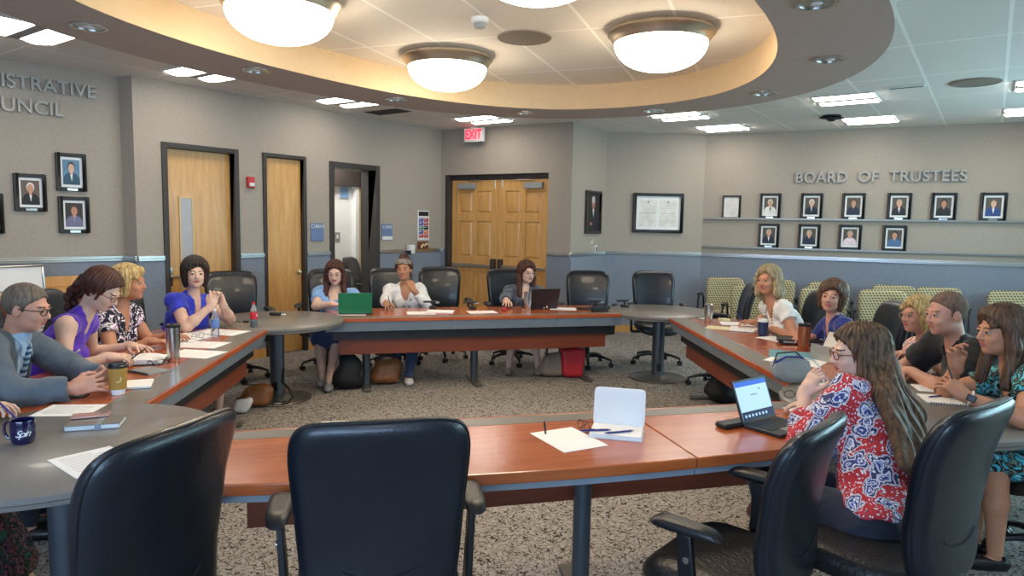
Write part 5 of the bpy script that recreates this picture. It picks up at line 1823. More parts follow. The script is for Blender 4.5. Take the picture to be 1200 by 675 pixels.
def person(label, hip, face_dir, head_c, look, pitch=0.0, roll_=0.0, skin='skin_light', sex='f', wgt=1.0, hands=None, hair=None, hair_m='hair_brown', top='white_cloth', sleeve=.55,
           neck='v', bottom='pants', bottom_m='navy_pants', shoe_m='black_plastic', lips='lips', brow='brow_dark', h=.0085, hh=.0045, feet=None, seat=.50, top_name='top', carve=None, loose=.0,
           glasses=None, extras=None, knees=None, hsc=1.0, hem=0.05, legs=True, skirt_len=.0, skin_leg=None, shoulder_drop=0.0, sw=None, twist=0.0):
    rz = head(*face_dir)
    root = thing('person', label, 'person', (hip[0], hip[1], 0), rz)
    cR, sR = math.cos(-rz), math.sin(-rz)
    RT = np.array([[cR, -sR, 0], [sR, cR, 0], [0, 0, 1]])
    org = A3((hip[0], hip[1], 0))
    tl = lambda p: RT @ (A3(p) - org)          # world point to local
    dl = lambda v: RT @ nrm(v)
    H = A3((0, 0, seat + .03))
    hc = tl(head_c)
    lk = dl((look[0], look[1], 0))
    fy = nrm(lk); rx = np.cross(fy, (0, 0, 1)); uz = A3((0, 0, 1))
    Rh = np.stack([rx, fy, uz], 1)
    Rh = Rh @ rot_axis((1, 0, 0), pitch) @ rot_axis((0, 1, 0), roll_)
    hs = hsc
    HP = lambda p: hc + Rh @ (A3(p) * hs)
    nb = hc + Rh @ A3((0, -.045, -.10)) * hs + A3((0, -.01, -.085))      # neck base
    upv = nb - H; TL = np.linalg.norm(upv); upv = upv / TL
    sdir = nrm(np.cross(np.cross(upv, (1, 0, 0)), upv)) if abs(upv[0]) < .9 else A3((1, 0, 0))
    tw = rot_axis(upv, twist)
    side = tw @ nrm(A3((1, 0, 0)) - upv * upv[0])
    fwd = np.cross(upv, side)
    fwd0 = np.cross(upv, nrm(A3((1, 0, 0)) - upv * upv[0]))
    Rt = np.stack([side, fwd, upv], 1)
    TP = lambda x, y, t: H + Rt @ A3((x, y, TL * t))
    male = sex == 'm'
    W = wgt
    SW = (sw or (.185 if male else .16)) * (1 + .35 * (W - 1))
    sh = [TP(s * SW, -.01, .90) + A3((0, 0, -shoulder_drop)) for s in (1, -1)]      # right, left

    def torso(f, g=0.0, kk=.04, skinlike=True):
        f.ell(H + A3((0, 0, .0)), ((.165 * W + g), (.125 * W + g), (.115 + g)), k=kk)
        f.ell(TP(0, .01 * W, .28), ((.135 if male else .122) * W + g, .105 * W ** 1.5 + g, .14 + g), Rt, k=kk)
        f.ell(TP(0, 0, .62), ((.155 if male else .135) * W ** .8 + g, .105 * W + g, .17 + g), Rt, k=kk)
        f.cap(sh[0], sh[1], .048 + g, .048 + g, k=.06)
        f.cap(TP(0, -.01, .8), TP(0, -.015, .98), .075 + g, .05 + g, k=.04)
        if not male:
            for s in (1, -1): f.ell(TP(s * .07 * W, .085 * W, .60), (.062 * W + g, .058 * W + g, .062 * W + g), Rt, k=.035)
        elif W > 1.05:
            f.ell(TP(0, .07, .33), (.13 * W + g, .11 * W + g, .13 + g), Rt, k=.05)
        for s in (0, 1): f.ell(sh[s] + A3((0, 0, -.012)), (.050 + g, .052 + g, .054 + g), k=.04)

    # arms
    arms = []
    hands = hands or {}
    if not male: sh = [p - A3((0, 0, .016)) for p in sh]
    LA, LB = (.30, .265) if male else (.275, .245)
    for i, key in enumerate(('R', 'L')):
        spec = hands.get(key)
        s = 1 if i == 0 else -1
        if spec is None: spec = dict(w=None)
        if spec.get('w') is None:
            wl = A3((s * .14, .32, .74 + .05)); dd = A3((-s * .3, 1, 0)); nn = A3((0, 0, -1))
        else:
            wl = tl(spec['w']); dd = dl3(RT, spec.get('d', (0, 0, 1))); nn = dl3(RT, spec.get('n', (0, 0, -1)))
        S0 = sh[i]
        pole = dl3(RT, spec['pole']) if 'pole' in spec else A3((s * .6, -.3, -1))
        v = wl - S0; D = np.linalg.norm(v)
        la, lb = LA, LB
        if D > (la + lb) * .985:
            wl = S0 + v / D * (la + lb) * .985; v = wl - S0; D = np.linalg.norm(v)
        e = v / D
        a = (la * la - lb * lb + D * D) / (2 * D); hgt = math.sqrt(max(la * la - a * a, 1e-5))
        pn = nrm(pole - e * (pole @ e))
        E = S0 + e * a + pn * hgt
        arms.append((S0, E, wl, dd, nn, spec, s))
    AW = (1.15 if male else 1.0) * (1 + .8 * (W - 1))

    # legs
    LG = []
    for i, s in enumerate((1, -1)):
        hj = H + A3((s * .09 * W, .02, -.02))
        kn = tl(knees[i]) if knees else H + A3((s * .10, .43, .01))
        if feet: an = tl(feet[i]) + A3((0, 0, .06))
        else: an = A3((kn[0] - s * .01, kn[1] - .03, .085))
        LG.append((hj, kn, an, s))

    def legs_f(f, g=0.0, upto=1.0, k=.03):
        for hj, kn, an, s in LG:
            f.cap(hj, kn, .085 * W + g, .056 * (1 + .4 * (W - 1)) + g, k=k)
            f.cap(kn, kn + (an - kn) * .45 * upto, .054 + g, .052 + g, k=k)
            if upto > .5: f.cap(kn + (an - kn) * .45, an, .052 + g, .034 + g, k=k)

    # ---- body
    f = Field()
    torso(f)
    for S0, E, wl, dd, nn, spec, s in arms:
        f.cap(S0, E, .050 * AW, .040 * AW, k=.03)
        m_ = E + (wl - E) * .3
        f.cap(E, m_, .039 * AW, .039 * AW, k=.02); f.cap(m_, wl, .039 * AW, .026, k=.02)
    legs_f(f)
    # neck and head
    f.cap(nb - upv * .02, HP((0, -.035, -.05)), .056 if male else .048, .052 if male else .044, k=.03)
    wM = 1.06 if male else 1.0
    f.ell(HP((0, -.018, .028)), (.074 * wM * hs, .095 * hs, .086 * hs), Rh, k=.02)
    f.ell(HP((0, .022, -.035)), (.060 * wM * hs, .070 * hs, .080 * hs), Rh, k=.03)
    f.ell(HP((0, .012, -.070)), (.050 * wM * hs * (1 + .3 * (W - 1)), .058 * hs, .036 * hs), Rh, k=.03)
    f.ell(HP((0, .066, -.097)), (.020 * hs, .016 * hs, .014 * hs), Rh, k=.02)
    for s in (1, -1):
        f.ell(HP((s * .034, .062, -.030)), (.022 * hs, .020 * hs, .020 * hs), Rh, k=.02)
        f.ell(HP((s * .024, .079, .026)), (.022 * hs, .010 * hs, .008 * hs), Rh, k=.012)
        f.ell(HP((s * .031, .098, .004)), (.016 * hs, .013 * hs, .0105 * hs), Rh, k=.010, sub=True)
        f.ell(HP((s * .076 * wM, -.012, -.010)), (.008 * hs, .018 * hs, .031 * hs), Rh @ rot_axis((0, 0, 1), s * .35), k=.008)
    for s in (1, -1):
        f.ell(HP((s * .031, .0835, .0125)), (.0165 * hs, .0085 * hs, .0048 * hs), Rh, k=.004); f.ell(HP((s * .031, .0815, -.0055)), (.0150 * hs, .0075 * hs, .0036 * hs), Rh, k=.004)
    f.cap(HP((0, .084, .016)), HP((0, .104, -.026)), .0075 * hs, .0115 * hs, k=.010)
    for s in (1, -1): f.ell(HP((s * .011, .094, -.030)), (.0085 * hs, .009 * hs, .007 * hs), Rh, k=.006)
    f.ell(HP((0, .085, -.0535)), (.024 * hs, .0085 * hs, .0048 * hs), Rh, k=.005)
    f.ell(HP((0, .0835, -.0635)), (.020 * hs, .0085 * hs, .0055 * hs), Rh, k=.005)
    f.ell(HP((0, .097, -.0585)), (.022 * hs, .009 * hs, .0012 * hs), Rh, k=.003, sub=True)
    fine = [(hc - .135, hc + .135, hh)]
    for S0, E, wl, dd, nn, spec, s in arms:
        add_hand(f, wl, dd, nn, s, spec.get('curl', .45), spec.get('thumb', .5), spec.get('spread', 1.0), 1.08 if male else .97, spec.get('point', False))
        c = wl + nrm(dd) * .08
        fine.append((c - .115, c + .115, .0036))
    if legs:
        for hj, kn, an, s in LG:
            f.ell(an + A3((0, .05, -.055)), (.038, .115, .032), k=.02)
    # keep only disjoint fine boxes: drop hand boxes that meet the head box
    fb = [fine[0]]
    for b in fine[1:]:
        if all(np.any(b[0] > q[1]) or np.any(b[1] < q[0]) for q in fb): fb.append(b)
        else:
            for qi, q in enumerate(fb):
                if not (np.any(b[0] > q[1]) or np.any(b[1] < q[0])):
                    fb[qi] = (np.minimum(q[0], b[0]), np.maximum(q[1], b[1]), min(q[2], b[2]) if qi else hh * .9)
                    break
    # merge again if a merge made new overlaps
    done = False
    while not done:
        done = True
        for i in range(len(fb)):
            for j in range(i + 1, len(fb)):
                if not (np.any(fb[i][0] > fb[j][1]) or np.any(fb[i][1] < fb[j][0])):
                    fb[i] = (np.minimum(fb[i][0], fb[j][0]), np.maximum(fb[i][1], fb[j][1]), min(fb[i][2], fb[j][2])); fb.pop(j); done = False; break
            if not done: break
    V, Q = mesh_field(f, h, fb)
    c = V[Q].mean(1)
    L = (c - hc) @ Rh / hs
    mi = np.zeros(len(Q), np.int32)
    lipm = ((L[:, 0] / .025) ** 2 + ((L[:, 2] + .0585) / .0115) ** 2 < 1) & (L[:, 1] > .076)
    mi[lipm] = 1
    for s in (1, -1):
        bx = (L[:, 0] * s - .031) / .019
        bm_ = (np.abs(bx) < 1) & (np.abs(L[:, 2] - (.0275 - .003 * bx ** 2)) < .0032) & (L[:, 1] > .06)
        mi[bm_] = 2
    ev, ef, em = [], [], []
    for s in (1, -1):
        mb = MB(); mb.ball((0, 0, 0), .0125 * hs, 0, 14)
        b = len(ev)
        for v in mb.v: ev.append(HP((s * .031, .0765, .004)) + Rh @ A3(v))
        for q in mb.f:
            ce = np.mean([mb.v[i] for i in q], 0)
            ef.append([b + i for i in q]); em.append(4 if (ce[1] > .0085 * hs) else 3)
    body = np_obj('body', V, Q, [skin, lips, brow, 'eye_white', 'iris'], root, mi, (ev, ef, em))

    # ---- clothing
    def folds(X, Y, Z):
        return (.0036 * np.sin(34 * X + 21 * Z + 3 * np.sin(17 * Y)) + .0030 * np.sin(41 * Y - 37 * Z + 2.5 * np.sin(23 * X)) + .0014 * np.sin(90 * Z + 60 * X + 3 * np.sin(40 * Y))).astype(np.float32)
    g = .012 + loose
    t = Field(); torso(t, g)
    slv = sleeve
    for S0, E, wl, dd, nn, spec, s in arms:
        sv = spec.get('sleeve', slv)
        if sv <= 0: continue
        if sv <= 1:
            e_ = S0 + (E - S0) * sv
            t.cap(S0, S0 + (E - S0) * min(1, sv + .15), .050 * AW + g, .047 * AW + g + .006, k=.045, clip=[(e_, E - S0)])
        else:
            t.cap(S0, E, .050 * AW + g, .043 * AW + g, k=.04)
            e_ = E + (wl - E) * (sv - 1)
            t.cap(E, E + (wl - E) * min(1, sv - 1 + .1), .042 * AW + g, .034 * AW + g, k=.02, clip=[(e_, wl - E)])
    if sleeve <= 0:   # armholes
        for i in (0, 1):
            t.ell(sh[i] + side * (.045 if i == 0 else -.045) + A3((0, 0, -.01)), (.05, .075, .085), Rt, k=.01, sub=True)
    # neckline
    if neck == 'v':
        t.cap(TP(0, .16, .66), TP(0, .05, 1.05), .012, .062, k=.01, sub=True)
    elif neck == 'deep':
        t.cap(TP(0, .17, .56), TP(0, .05, 1.05), .012, .072, k=.01, sub=True)
    elif neck == 'round':
        t.ell(TP(0, .05, 1.0), (.068, .09, .06), Rt, k=.01, sub=True)
    elif neck == 'scoop':
        t.ell(TP(0, .08, .97), (.08, .11, .11), Rt, k=.01, sub=True)
    elif neck == 'collar':
        t.cap(TP(0, .15, .80), TP(0, .07, 1.05), .01, .045, k=.008, sub=True)
    t.cap(nb + upv * .0, nb + upv * .2, .054 if male else .05, .07, k=.005, sub=True)
    lo_ = H + A3((0, 0, -hem))
    # cut the hem
    t.box(H + A3((0, 0, -hem - .2)), (.5, .5, .2), .001, k=.006, sub=True)
    if carve: carve(t, TP, HP)
    V, Q = mesh_field(t, h, (), folds)
    topo = np_obj(top_name, V, Q, top, root)
    if neck == 'collar':
        m = MB()
        for s in (1, -1):
            pts = [HPs for HPs in [nb + upv * .03 - fwd * .055, nb + upv * .028 + side * s * .058 - fwd * .01, nb + upv * .0 + side * s * .045 + fwd * .05, nb - upv * .035 + side * s * .028 + fwd * .075]]
            m.tube([Vector(p) for p in pts], [.014, .015, .015, .010], 8, flat=.6)
        m.build('collar', top if not isinstance(top, list) else top[0], root)
    # bottoms
    if bottom == 'pants':
        t = Field(); t.ell(H + A3((0, 0, -.01)), (.168 * W + .010, .128 * W + .01, .112), k=.04)
        legs_f(t, .012)
        for hj, kn, an, s in LG: t.box(an + A3((0, 0, -.05)), (.12, .16, .035), .001, k=.004, sub=True)
        V, Q = mesh_field(t, .010, (), folds); np_obj('trousers', V, Q, bottom_m, root)
    elif bottom == 'skirt':
        t = Field(); t.ell(H + A3((0, 0, -.01)), (.172 * W + .012, .13 * W + .01, .115), k=.05)
        for hj, kn, an, s in LG:
            t.cap(hj, kn, .088 * W + .012, .07, k=.08)
            if skirt_len: t.cap(kn, kn + (an - kn) * skirt_len, .072, .085, k=.08)
        t.cap(H + A3((0, .1, 0)), (LG[0][1] + LG[1][1]) / 2 + A3((0, -.02, 0)), .09, .07, k=.08)
        if skirt_len: t.cap((LG[0][1] + LG[1][1]) / 2, (LG[0][1] + LG[1][1]) / 2 + ((LG[0][2] + LG[1][2]) / 2 - (LG[0][1] + LG[1][1]) / 2) * skirt_len, .07, .09, k=.06)
        V, Q = mesh_field(t, .010, (), folds); np_obj('skirt', V, Q, bottom_m, root)
    if legs:
        for hj, kn, an, s in LG:
            t = Field(); t.ell(an + A3((0, .05, -.052)), (.043, .122, .034), k=.02); t.cap(an + A3((0, -.035, -.06)), an + A3((0, .1, -.065)), .034, .03, k=.02)
            t.box(an + A3((0, .05, -.085 - .1)), (.2, .3, .1), .001, k=.003, sub=True)
            if shoe_m != 'navy_pants': t.ell(an + A3((0, .0, -.01)), (.03, .05, .03), k=.01, sub=True)
            V, Q = mesh_field(t, .006); np_obj('shoe', V, Q, shoe_m, root)

    ctx = dict(root=root, HP=HP, Rh=Rh, hs=hs, hc=hc, TP=TP, Rt=Rt, nb=nb, upv=upv, fwd=fwd, side=side, sh=sh, arms=arms, tl=tl, male=male, TL=TL, H=H)
    if hair: make_hair(ctx, hair, hair_m)
    if glasses:
        m = MB(); col = glasses
        for s in (-1, 1):
            pts = [Vector(HP((s * .033 + .024 * math.cos(a), .099 - .25 * max(0, abs(s * .033 + .024 * math.cos(a)) - .03) ** 1, .002 + .0185 * math.sin(a)))) for a in [2 * PI * i / 20 for i in range(21)]]
            m.tube(pts, .0022, 6)
            m.tube([Vector(HP((s * .057, .093, .008))), Vector(HP((s * .078, .06, .008))), Vector(HP((s * .083, -.005, .006)))], .0022, 6)
        m.tube([Vector(HP((-.009, .1, .006))), Vector(HP((.009, .1, .006)))], .0022, 6)
        m.build('eyeglasses', col, root)
    if extras: extras(ctx)
    return ctx


def dl3(RT, v): return RT @ A3(v)


def make_hair(c, style, m_):
    HP, Rh, hs, nb, upv = c['HP'], c['Rh'], c['hs'], c['nb'], c['upv']
    f = Field()
    R = Rh
    g = {'short': .010, 'buzz': .006, 'long': .026, 'long_down': .023}.get(style, .020)
    f.ell(HP((0, -.020, .034)), ((.076 + g) * hs, (.097 + g) * hs, (.087 + g) * hs), R, k=.02)
    back = -Rh[:, 1]; down = A3((0, 0, -1))
    rng = random.Random(sum(map(ord, style + m_)))
    def face_cut(w=.064, top_=.070, fwd_=.10):
        f.ell(HP((0, fwd_, -.045)), (w * hs, .085 * hs, (.045 + top_) * hs), R, k=.010, sub=True)
    def cap_(extra=0.0, lim=.012, nz=.7, zc=.034):
        """hair cap ending along a slanted hairline"""
        f.ell(HP((0, -.020 - extra * .3, zc)), ((.076 + g + extra) * hs, (.097 + g + extra) * hs, (.087 + g + extra) * hs), R, k=.015,
              clip=[(HP((0, lim, 0)), R @ A3((0, 1, -nz)))])
    f.p = []
    if style in ('short', 'buzz'):
        cap_(0.0, -.002 if style == 'short' else -.012, 1.0)
        f.ell(HP((0, .118, .03)), (.062, .066, .062), R, k=.012, sub=True)
        for s in (1, -1):
            f.ell(HP((s * .086, -.010, -.012)), (.02, .026, .036), R, k=.006, sub=True)
            f.ell(HP((s * .068, .012, .008)), (.008, .010, .022), R, k=.012)
    elif style in ('bob', 'bob_big', 'short_blonde'):
        ln = {'bob': .075, 'bob_big': .085, 'short_blonde': .05}[style]; bg = {'bob': .022, 'bob_big': .034, 'short_blonde': .018}[style]
        cap_(bg * .35, .022)
        for s in (1, -1):
            f.ell(HP((s * .072, -.012, -.015)), (.020 + bg * .35, .050, .070 + ln * .4), R, k=.03)
        f.ell(HP((0, -.07, -.03)), (.085, .045 + bg * .3, .085 + ln * .3), R, k=.03)
        face_cut(.060 if style != 'bob_big' else .056, .068 if style == 'bob' else .055, .108)
        # swept fringe
        f.cap(HP((-.03, .062, .095)), HP((.058, .070, .045)), .020, .013, k=.02)
        f.cap(HP((-.04, .058, .092)), HP((-.068, .045, .035)), .017, .013, k=.02)
    elif style in ('long', 'long_down', 'very_long', 'wavy'):
        L_ = {'long': .25, 'long_down': .22, 'very_long': .52, 'wavy': .15}[style]
        bw = 1.0 if style != 'very_long' else 1.15
        cap_(.002, .018)
        for s in (1, -1):
            a = HP((s * .066, .012, .045)); b = HP((s * .083, -.012, -.07))
            e = b + down * (L_ - .06) * (1.0 if style != 'very_long' else .40) + Rh[:, 0] * s * .014 + (Rh[:, 1] * .03 if style in ('long', 'long_down') else back * .05)
            f.cap(a, b, .022, .034, k=.03); f.cap(b, e, .034, .026, k=.03)
            if style == 'wavy':
                for q in range(9):
                    p = HP((s * (.074 + rng.uniform(0, .018)), rng.uniform(-.07, .02), .01 - q * .017)); f.ell(p, (.022, .026, .026), R, k=.026)
        a = HP((0, -.075, .03)); b = HP((0, -.085, -.08)); e = b + down * (L_ - .05) + back * (.05 if style == 'very_long' else .0)
        f.cap(a, b, .070, .066 * bw, k=.04)
        if style == 'very_long':
            b = HP((0, -.095, -.07)); e = nb - upv * .40 - c['fwd'] * .175
        if style == 'very_long':
            for dx in (-.09, -.05, 0, .05, .09): f.cap(b + Rh[:, 0] * dx * .7, nb - c['fwd'] * .12 + c['side'] * dx * 1.1 - upv * .08, .045, .042, k=.04); f.cap(nb - c['fwd'] * .12 + c['side'] * dx * 1.1 - upv * .08, e + c['side'] * dx + down * rng.uniform(-.03, .04), .042, .022, k=.03)
        for dx in (-.045, -.015, .015, .045):
            if style == 'very_long': break
            p0 = b + Rh[:, 0] * dx * bw; p1 = e + Rh[:, 0] * dx * 1.25 * bw + down * rng.uniform(-.02, .03)
            f.cap(p0, p1, .044, .024, k=.03)
        if style == 'wavy':
            for q in range(18):
                p = HP((rng.uniform(-.085, .085), -.10 + rng.uniform(-.02, .01), .02 - rng.uniform(0, .18))); f.ell(p, (.026, .024, .028), R, k=.028)
            f.cap(HP((-.02, .060, .10)), HP((.062, .066, .045)), .020, .014, k=.02)
            f.cap(HP((-.03, .058, .097)), HP((-.068, .050, .035)), .018, .014, k=.02)
        face_cut(.058, .066, .106)
        if style == 'long':
            f.cap(HP((.035, .052, .100)), HP((-.060, .070, .040)), .020, .014, k=.02)
            f.cap(HP((.04, .05, .098)), HP((.066, .050, .030)), .017, .013, k=.02)
        if style == 'very_long':
            f.ell(HP((0, -.04, .075)), (.075, .085, .05), R, k=.03)
    elif style == 'ponytail':
        cap_(.004, .014)
        face_cut(.066, .070, .098)
        p = HP((0, -.105, .015))
        bk_ = nrm(A3((Rh[0, 1], Rh[1, 1], 0))) * -1
        for q in range(40):
            t = q / 39
            pp = p + bk_ * (.01 + .13 * t) + down * (.20 * t * t + .01) + A3((rng.uniform(-.035, .035), rng.uniform(-.03, .03), rng.uniform(-.025, .025)))
            f.ell(pp, (.026 - .009 * t, .024 - .008 * t, .022), None, k=.014)
        f.cap(HP((.062, .03, .03)), HP((.075, .015, -.05)), .010, .006, k=.01)
        f.cap(HP((-.062, .03, .03)), HP((-.075, .015, -.05)), .010, .006, k=.01)
    elif style == 'updo':
        cap_(.002, .012)
        f.ell(HP((.0, -.035, .130)), (.048, .048, .03), R, k=.02)
        f.ell(HP((.02, -.05, .145)), (.03, .03, .028), R, k=.015); f.ell(HP((-.02, -.03, .15)), (.026, .026, .024), R, k=.015)
        for s in (1, -1): f.ell(HP((s * .085, -.008, -.012)), (.02, .026, .036), R, k=.006, sub=True)
    hc = c['hc']; ax, ay = Rh[:, 0], Rh[:, 1]
    amp = {'buzz': .0004, 'short': .0012, 'wavy': .003, 'ponytail': .0028, 'very_long': .0042}.get(style, .0026)
    def strands(X, Y, Z):
        dx, dy, dz = X - hc[0], Y - hc[1], Z - hc[2]
        u = dx * ax[0] + dy * ax[1] + dz * ax[2]; v = dx * ay[0] + dy * ay[1] + dz * ay[2] + .02
        th = np.arctan2(u, -v)
        wv = 2.6 if style in ('wavy', 'ponytail') else 1.8
        return (amp * np.sin(th * 26 + wv * np.sin(Z * (38 if style in ('wavy', 'ponytail') else 14))) + amp * .6 * np.sin(th * 47 - 3 * np.sin(Z * 23 + 1))).astype(np.float32)
    V, Q = mesh_field(f, .0048, (), strands)
    c['hair'] = np_obj('hair', V, Q, m_, c['root'])


def watch_on(c, i, t=.9, col='silver', r=.031, face=True):
    S0, E, wl, dd, nn, spec, s = c['arms'][i]
    ax = nrm(wl - E); p = E + (wl - E) * t
    a = nrm(np.cross(ax, (0, 0, 1))); b = np.cross(ax, a)
    MB().tube([Vector(p + (a * math.cos(q) + b * math.sin(q)) * r) for q in [2 * PI * k / 20 for k in range(21)]], .005, 6, flat=1.6).build('wrist_band', col, c['root'])
    return p, a, b, ax


def lanyard(c, col='black_trim', badge=True, low=.45, st=None):
    TP = c['TP']
    m = MB()
    for s in (1, -1):
        pts = [TP(s * .05, -.05, .99), TP(s * .068, .03, .97), TP(s * .052, .135 if not c['male'] else .12, .72), TP(0, .165, low)]
        m.tube([Vector(p) for p in pts], .004, 6)
    m.build('necklace', col, c['root'])


def badge(c, x, t, y=.13, col='grey_plastic', w=.032, hgt=.016):
    p = c['TP'](x, y, t)
    m = MB(); T = Matrix.Translation(Vector(p)) @ Matrix(c['Rt'].tolist()).to_4x4() @ Matrix.Rotation(-.25, 4, 'X')
    m.box(-w, w, -.004, .004, -hgt, hgt, 0, T); m.build('name_badge', col, c['root'], bevel=.002)


# 1 person in grey suit, profile to the right
def suit_cut(t, TP, HP):
    t.cap(TP(0, .19, .42), TP(0, .07, 1.06), .01, .066, k=.01, sub=True)


def suit_extra(c):
    TP, HP = c['TP'], c['HP']
    root = c['root']
    f = Field()
    f.ell(TP(0, .012, .60), (.135, .112, .20), c['Rt'], k=.03); f.cap(TP(0, .0, .85), c['nb'] + c['upv'] * .035, .08, .058, k=.03)
    V, Q = mesh_field(f, .008); np_obj('shirt', V, Q, 'shirt_blue', root)
    m = MB()
    for s in (1, -1): m.tube([Vector(p) for p in (c['nb'] + c['upv'] * .05 - c['fwd'] * .05, c['nb'] + c['upv'] * .045 + c['side'] * s * .058, c['nb'] + c['upv'] * .015 + c['side'] * s * .03 + c['fwd'] * .062, c['nb'] - c['upv'] * .03 + c['side'] * s * .05 + c['fwd'] * .09)], [.012, .014, .014, .008], 8, flat=.5)
    m.build('shirt_collar', 'shirt_blue', root)
    m = MB(); m.tube([Vector(p) for p in (c['nb'] + c['fwd'] * .07 + c['upv'] * .012, TP(0, .112, .86), TP(0, .138, .7), TP(0, .15, .5), TP(0, .145, .35))], [.02, .013, .024, .032, .034], 10, flat=.3)
    m.build('necktie', 'tie_stripe', root)
    m = MB()
    for s in (1, -1):
        m.tube([Vector(p) for p in (c['nb'] + c['upv'] * .03 - c['fwd'] * .055, TP(s * .075, .0, .97), TP(s * .085, .09, .84), TP(s * .08, .135, .68), TP(s * .03, .155, .46))], [.012, .016, .022, .026, .008], 10, flat=.4)
    m.build('lapels', 'suit_grey', root)
    f = Field(); f.ell(HP((0, .066, -.099)), (.026, .020, .017), c['Rh'], k=.01); f.ell(HP((0, .084, -.078)), (.012, .007, .010), c['Rh'], k=.01)
    V, Q = mesh_field(f, .004, (), lambda X, Y, Z: (.0012 * np.sin(300 * X) * np.sin(280 * Z) + 0 * Y).astype(np.float32)); np_obj('goatee', V, Q, 'goatee', root)


person('person in a grey suit and striped tie with glasses and goatee, holding a coffee cup', (-2.86, 3.38), (1, .15), (-2.50, 3.50, 1.17), (1, .12), pitch=-.20, skin='skin_ruddy', sex='m', wgt=1.14,
       hands={'R': dict(w=(-2.17, 3.32, .80), d=(.8, .5, .15), n=(-.1, .9, -.1), curl=.5, thumb=.6, pole=(-.2, -.9, -.6)), 'L': dict(w=(-2.20, 3.58, .80), d=(.9, -.35, .1), n=(0, -1, 0), curl=.45, thumb=.6, pole=(0, .8, -.6))},
       hair='short', hair_m='hair_grey_brown', top='suit_grey', sleeve=1.93, neck='none', carve=suit_cut, glasses='black_trim', extras=suit_extra, top_name='jacket', lips='lips_natural', brow='brow_dark', hh=.0042, loose=.006, shoulder_drop=-.03)

# 2 purple sleeveless
def purple_extra(c):
    badge(c, .085, .70, .118, 'white_plastic', .011, .02)


person('person in a purple sleeveless top with dark wavy ponytail and glasses, bent over writing', (-2.98, 4.02), (1, .15), (-2.50, 4.15, 1.20), (1, .05), pitch=-.62, roll_=0, skin='skin_pale', wgt=1.0,
       hands={'R': dict(w=(-2.42, 4.04, .81), d=(1, .45, -.05), n=(0, .3, -1), curl=.6, thumb=.8, pole=(-.6, -.7, -.4)), 'L': dict(w=(-2.52, 4.46, .80), d=(1, -.4, 0), n=(0, 0, -1), curl=.3)},
       hair='ponytail', hair_m='hair_auburn', top='purple_cloth', sleeve=0, neck='v', glasses='cherry_panel', extras=purple_extra)
pen(-2.29, 4.12, 'pen held in the writing hand of the person in purple', rz=-.9, z=TH + .07, tilt=.6)

# 3 blonde, navy floral
person('blonde person in a navy and white floral top looking to the right', (-3.05, 4.85), (1, .05), (-2.73, 4.85, 1.18), (1, .10), pitch=-.03, skin='skin_warm', wgt=1.08,
       hands={'R': dict(w=(-2.52, 4.70, .79), d=(1, .2, 0), n=(0, 0, -1), curl=.4, pole=(-.5, -.6, -.8)), 'L': dict(w=(-2.52, 4.98, .79), d=(1, -.3, 0), n=(0, 0, -1), curl=.4)},
       hair='short_blonde', hair_m='hair_blonde', top='navy_floral', brow='brow_light', sleeve=.35, neck='v', bottom_m='dark_skirt', hh=.0048)

# 4 royal blue dress, hands clasped in front of the chin
def blue_extra(c):
    watch_on(c, 1, .88, 'silver', .030)
    TP = c['TP']; m = MB()
    m.tube([Vector(p) for p in (TP(.05, 0, .98), TP(.035, .09, .84), TP(0, .125, .72), TP(-.035, .09, .84), TP(-.05, 0, .98))], .0022, 6); m.build('necklace', 'silver', c['root'])


person('person with dark bouffant bob in a royal blue dress, hands clasped before the chest', (-2.84, 5.62), (1, -.35), (-2.60, 5.58, 1.20), (.55, -.85), pitch=-.05, skin='skin_pale', wgt=1.12,
       hands={'R': dict(w=(-2.41, 5.43, .95), d=(.2, .3, 1), n=(-.3, 1, 0), curl=.75, thumb=.7, pole=(.3, -.7, -1)), 'L': dict(w=(-2.355, 5.53, .95), d=(-.15, -.25, 1), n=(-.6, -1, 0), curl=.7, thumb=.7, pole=(.6, .6, -1))},
       hair='bob_big', hair_m='hair_dark', top='royal_blue', sleeve=.42, neck='v', bottom='skirt', bottom_m='royal_blue', extras=blue_extra, hsc=.98, hh=.0045)

# 5 light blue tee, long dark hair, looking down
def lan5(c): lanyard(c, 'navy_pants', low=.35)


person('person with long dark hair in a light blue tee behind the green laptop', (-1.93, 7.32), (.16, -1), (-1.88, 7.22, 1.095), (.15, -1), pitch=-.22, skin='skin_pale', wgt=1.14,
       hands={'R': dict(w=(-1.83, 6.90, .80), d=(1, -.2, 0), n=(0, 0, -1), curl=.3, pole=(-.8, -.3, -.6)), 'L': dict(w=(-1.62, 6.95, .80), d=(-.8, -.4, 0), n=(0, 0, -1), curl=.3, pole=(1, .2, -.6))},
       hair='long_down', hair_m='hair_brown' if False else 'hair_auburn', top='light_blue_tee', sleeve=.6, neck='scoop', bottom='skirt', bottom_m='denim', shoe_m='grey_plastic', glasses='pink_gold', extras=lan5, skirt_len=.15,
       feet=[(-1.88, 6.72, .03), (-1.77, 6.55, .03)], hh=.0048, seat=.47)

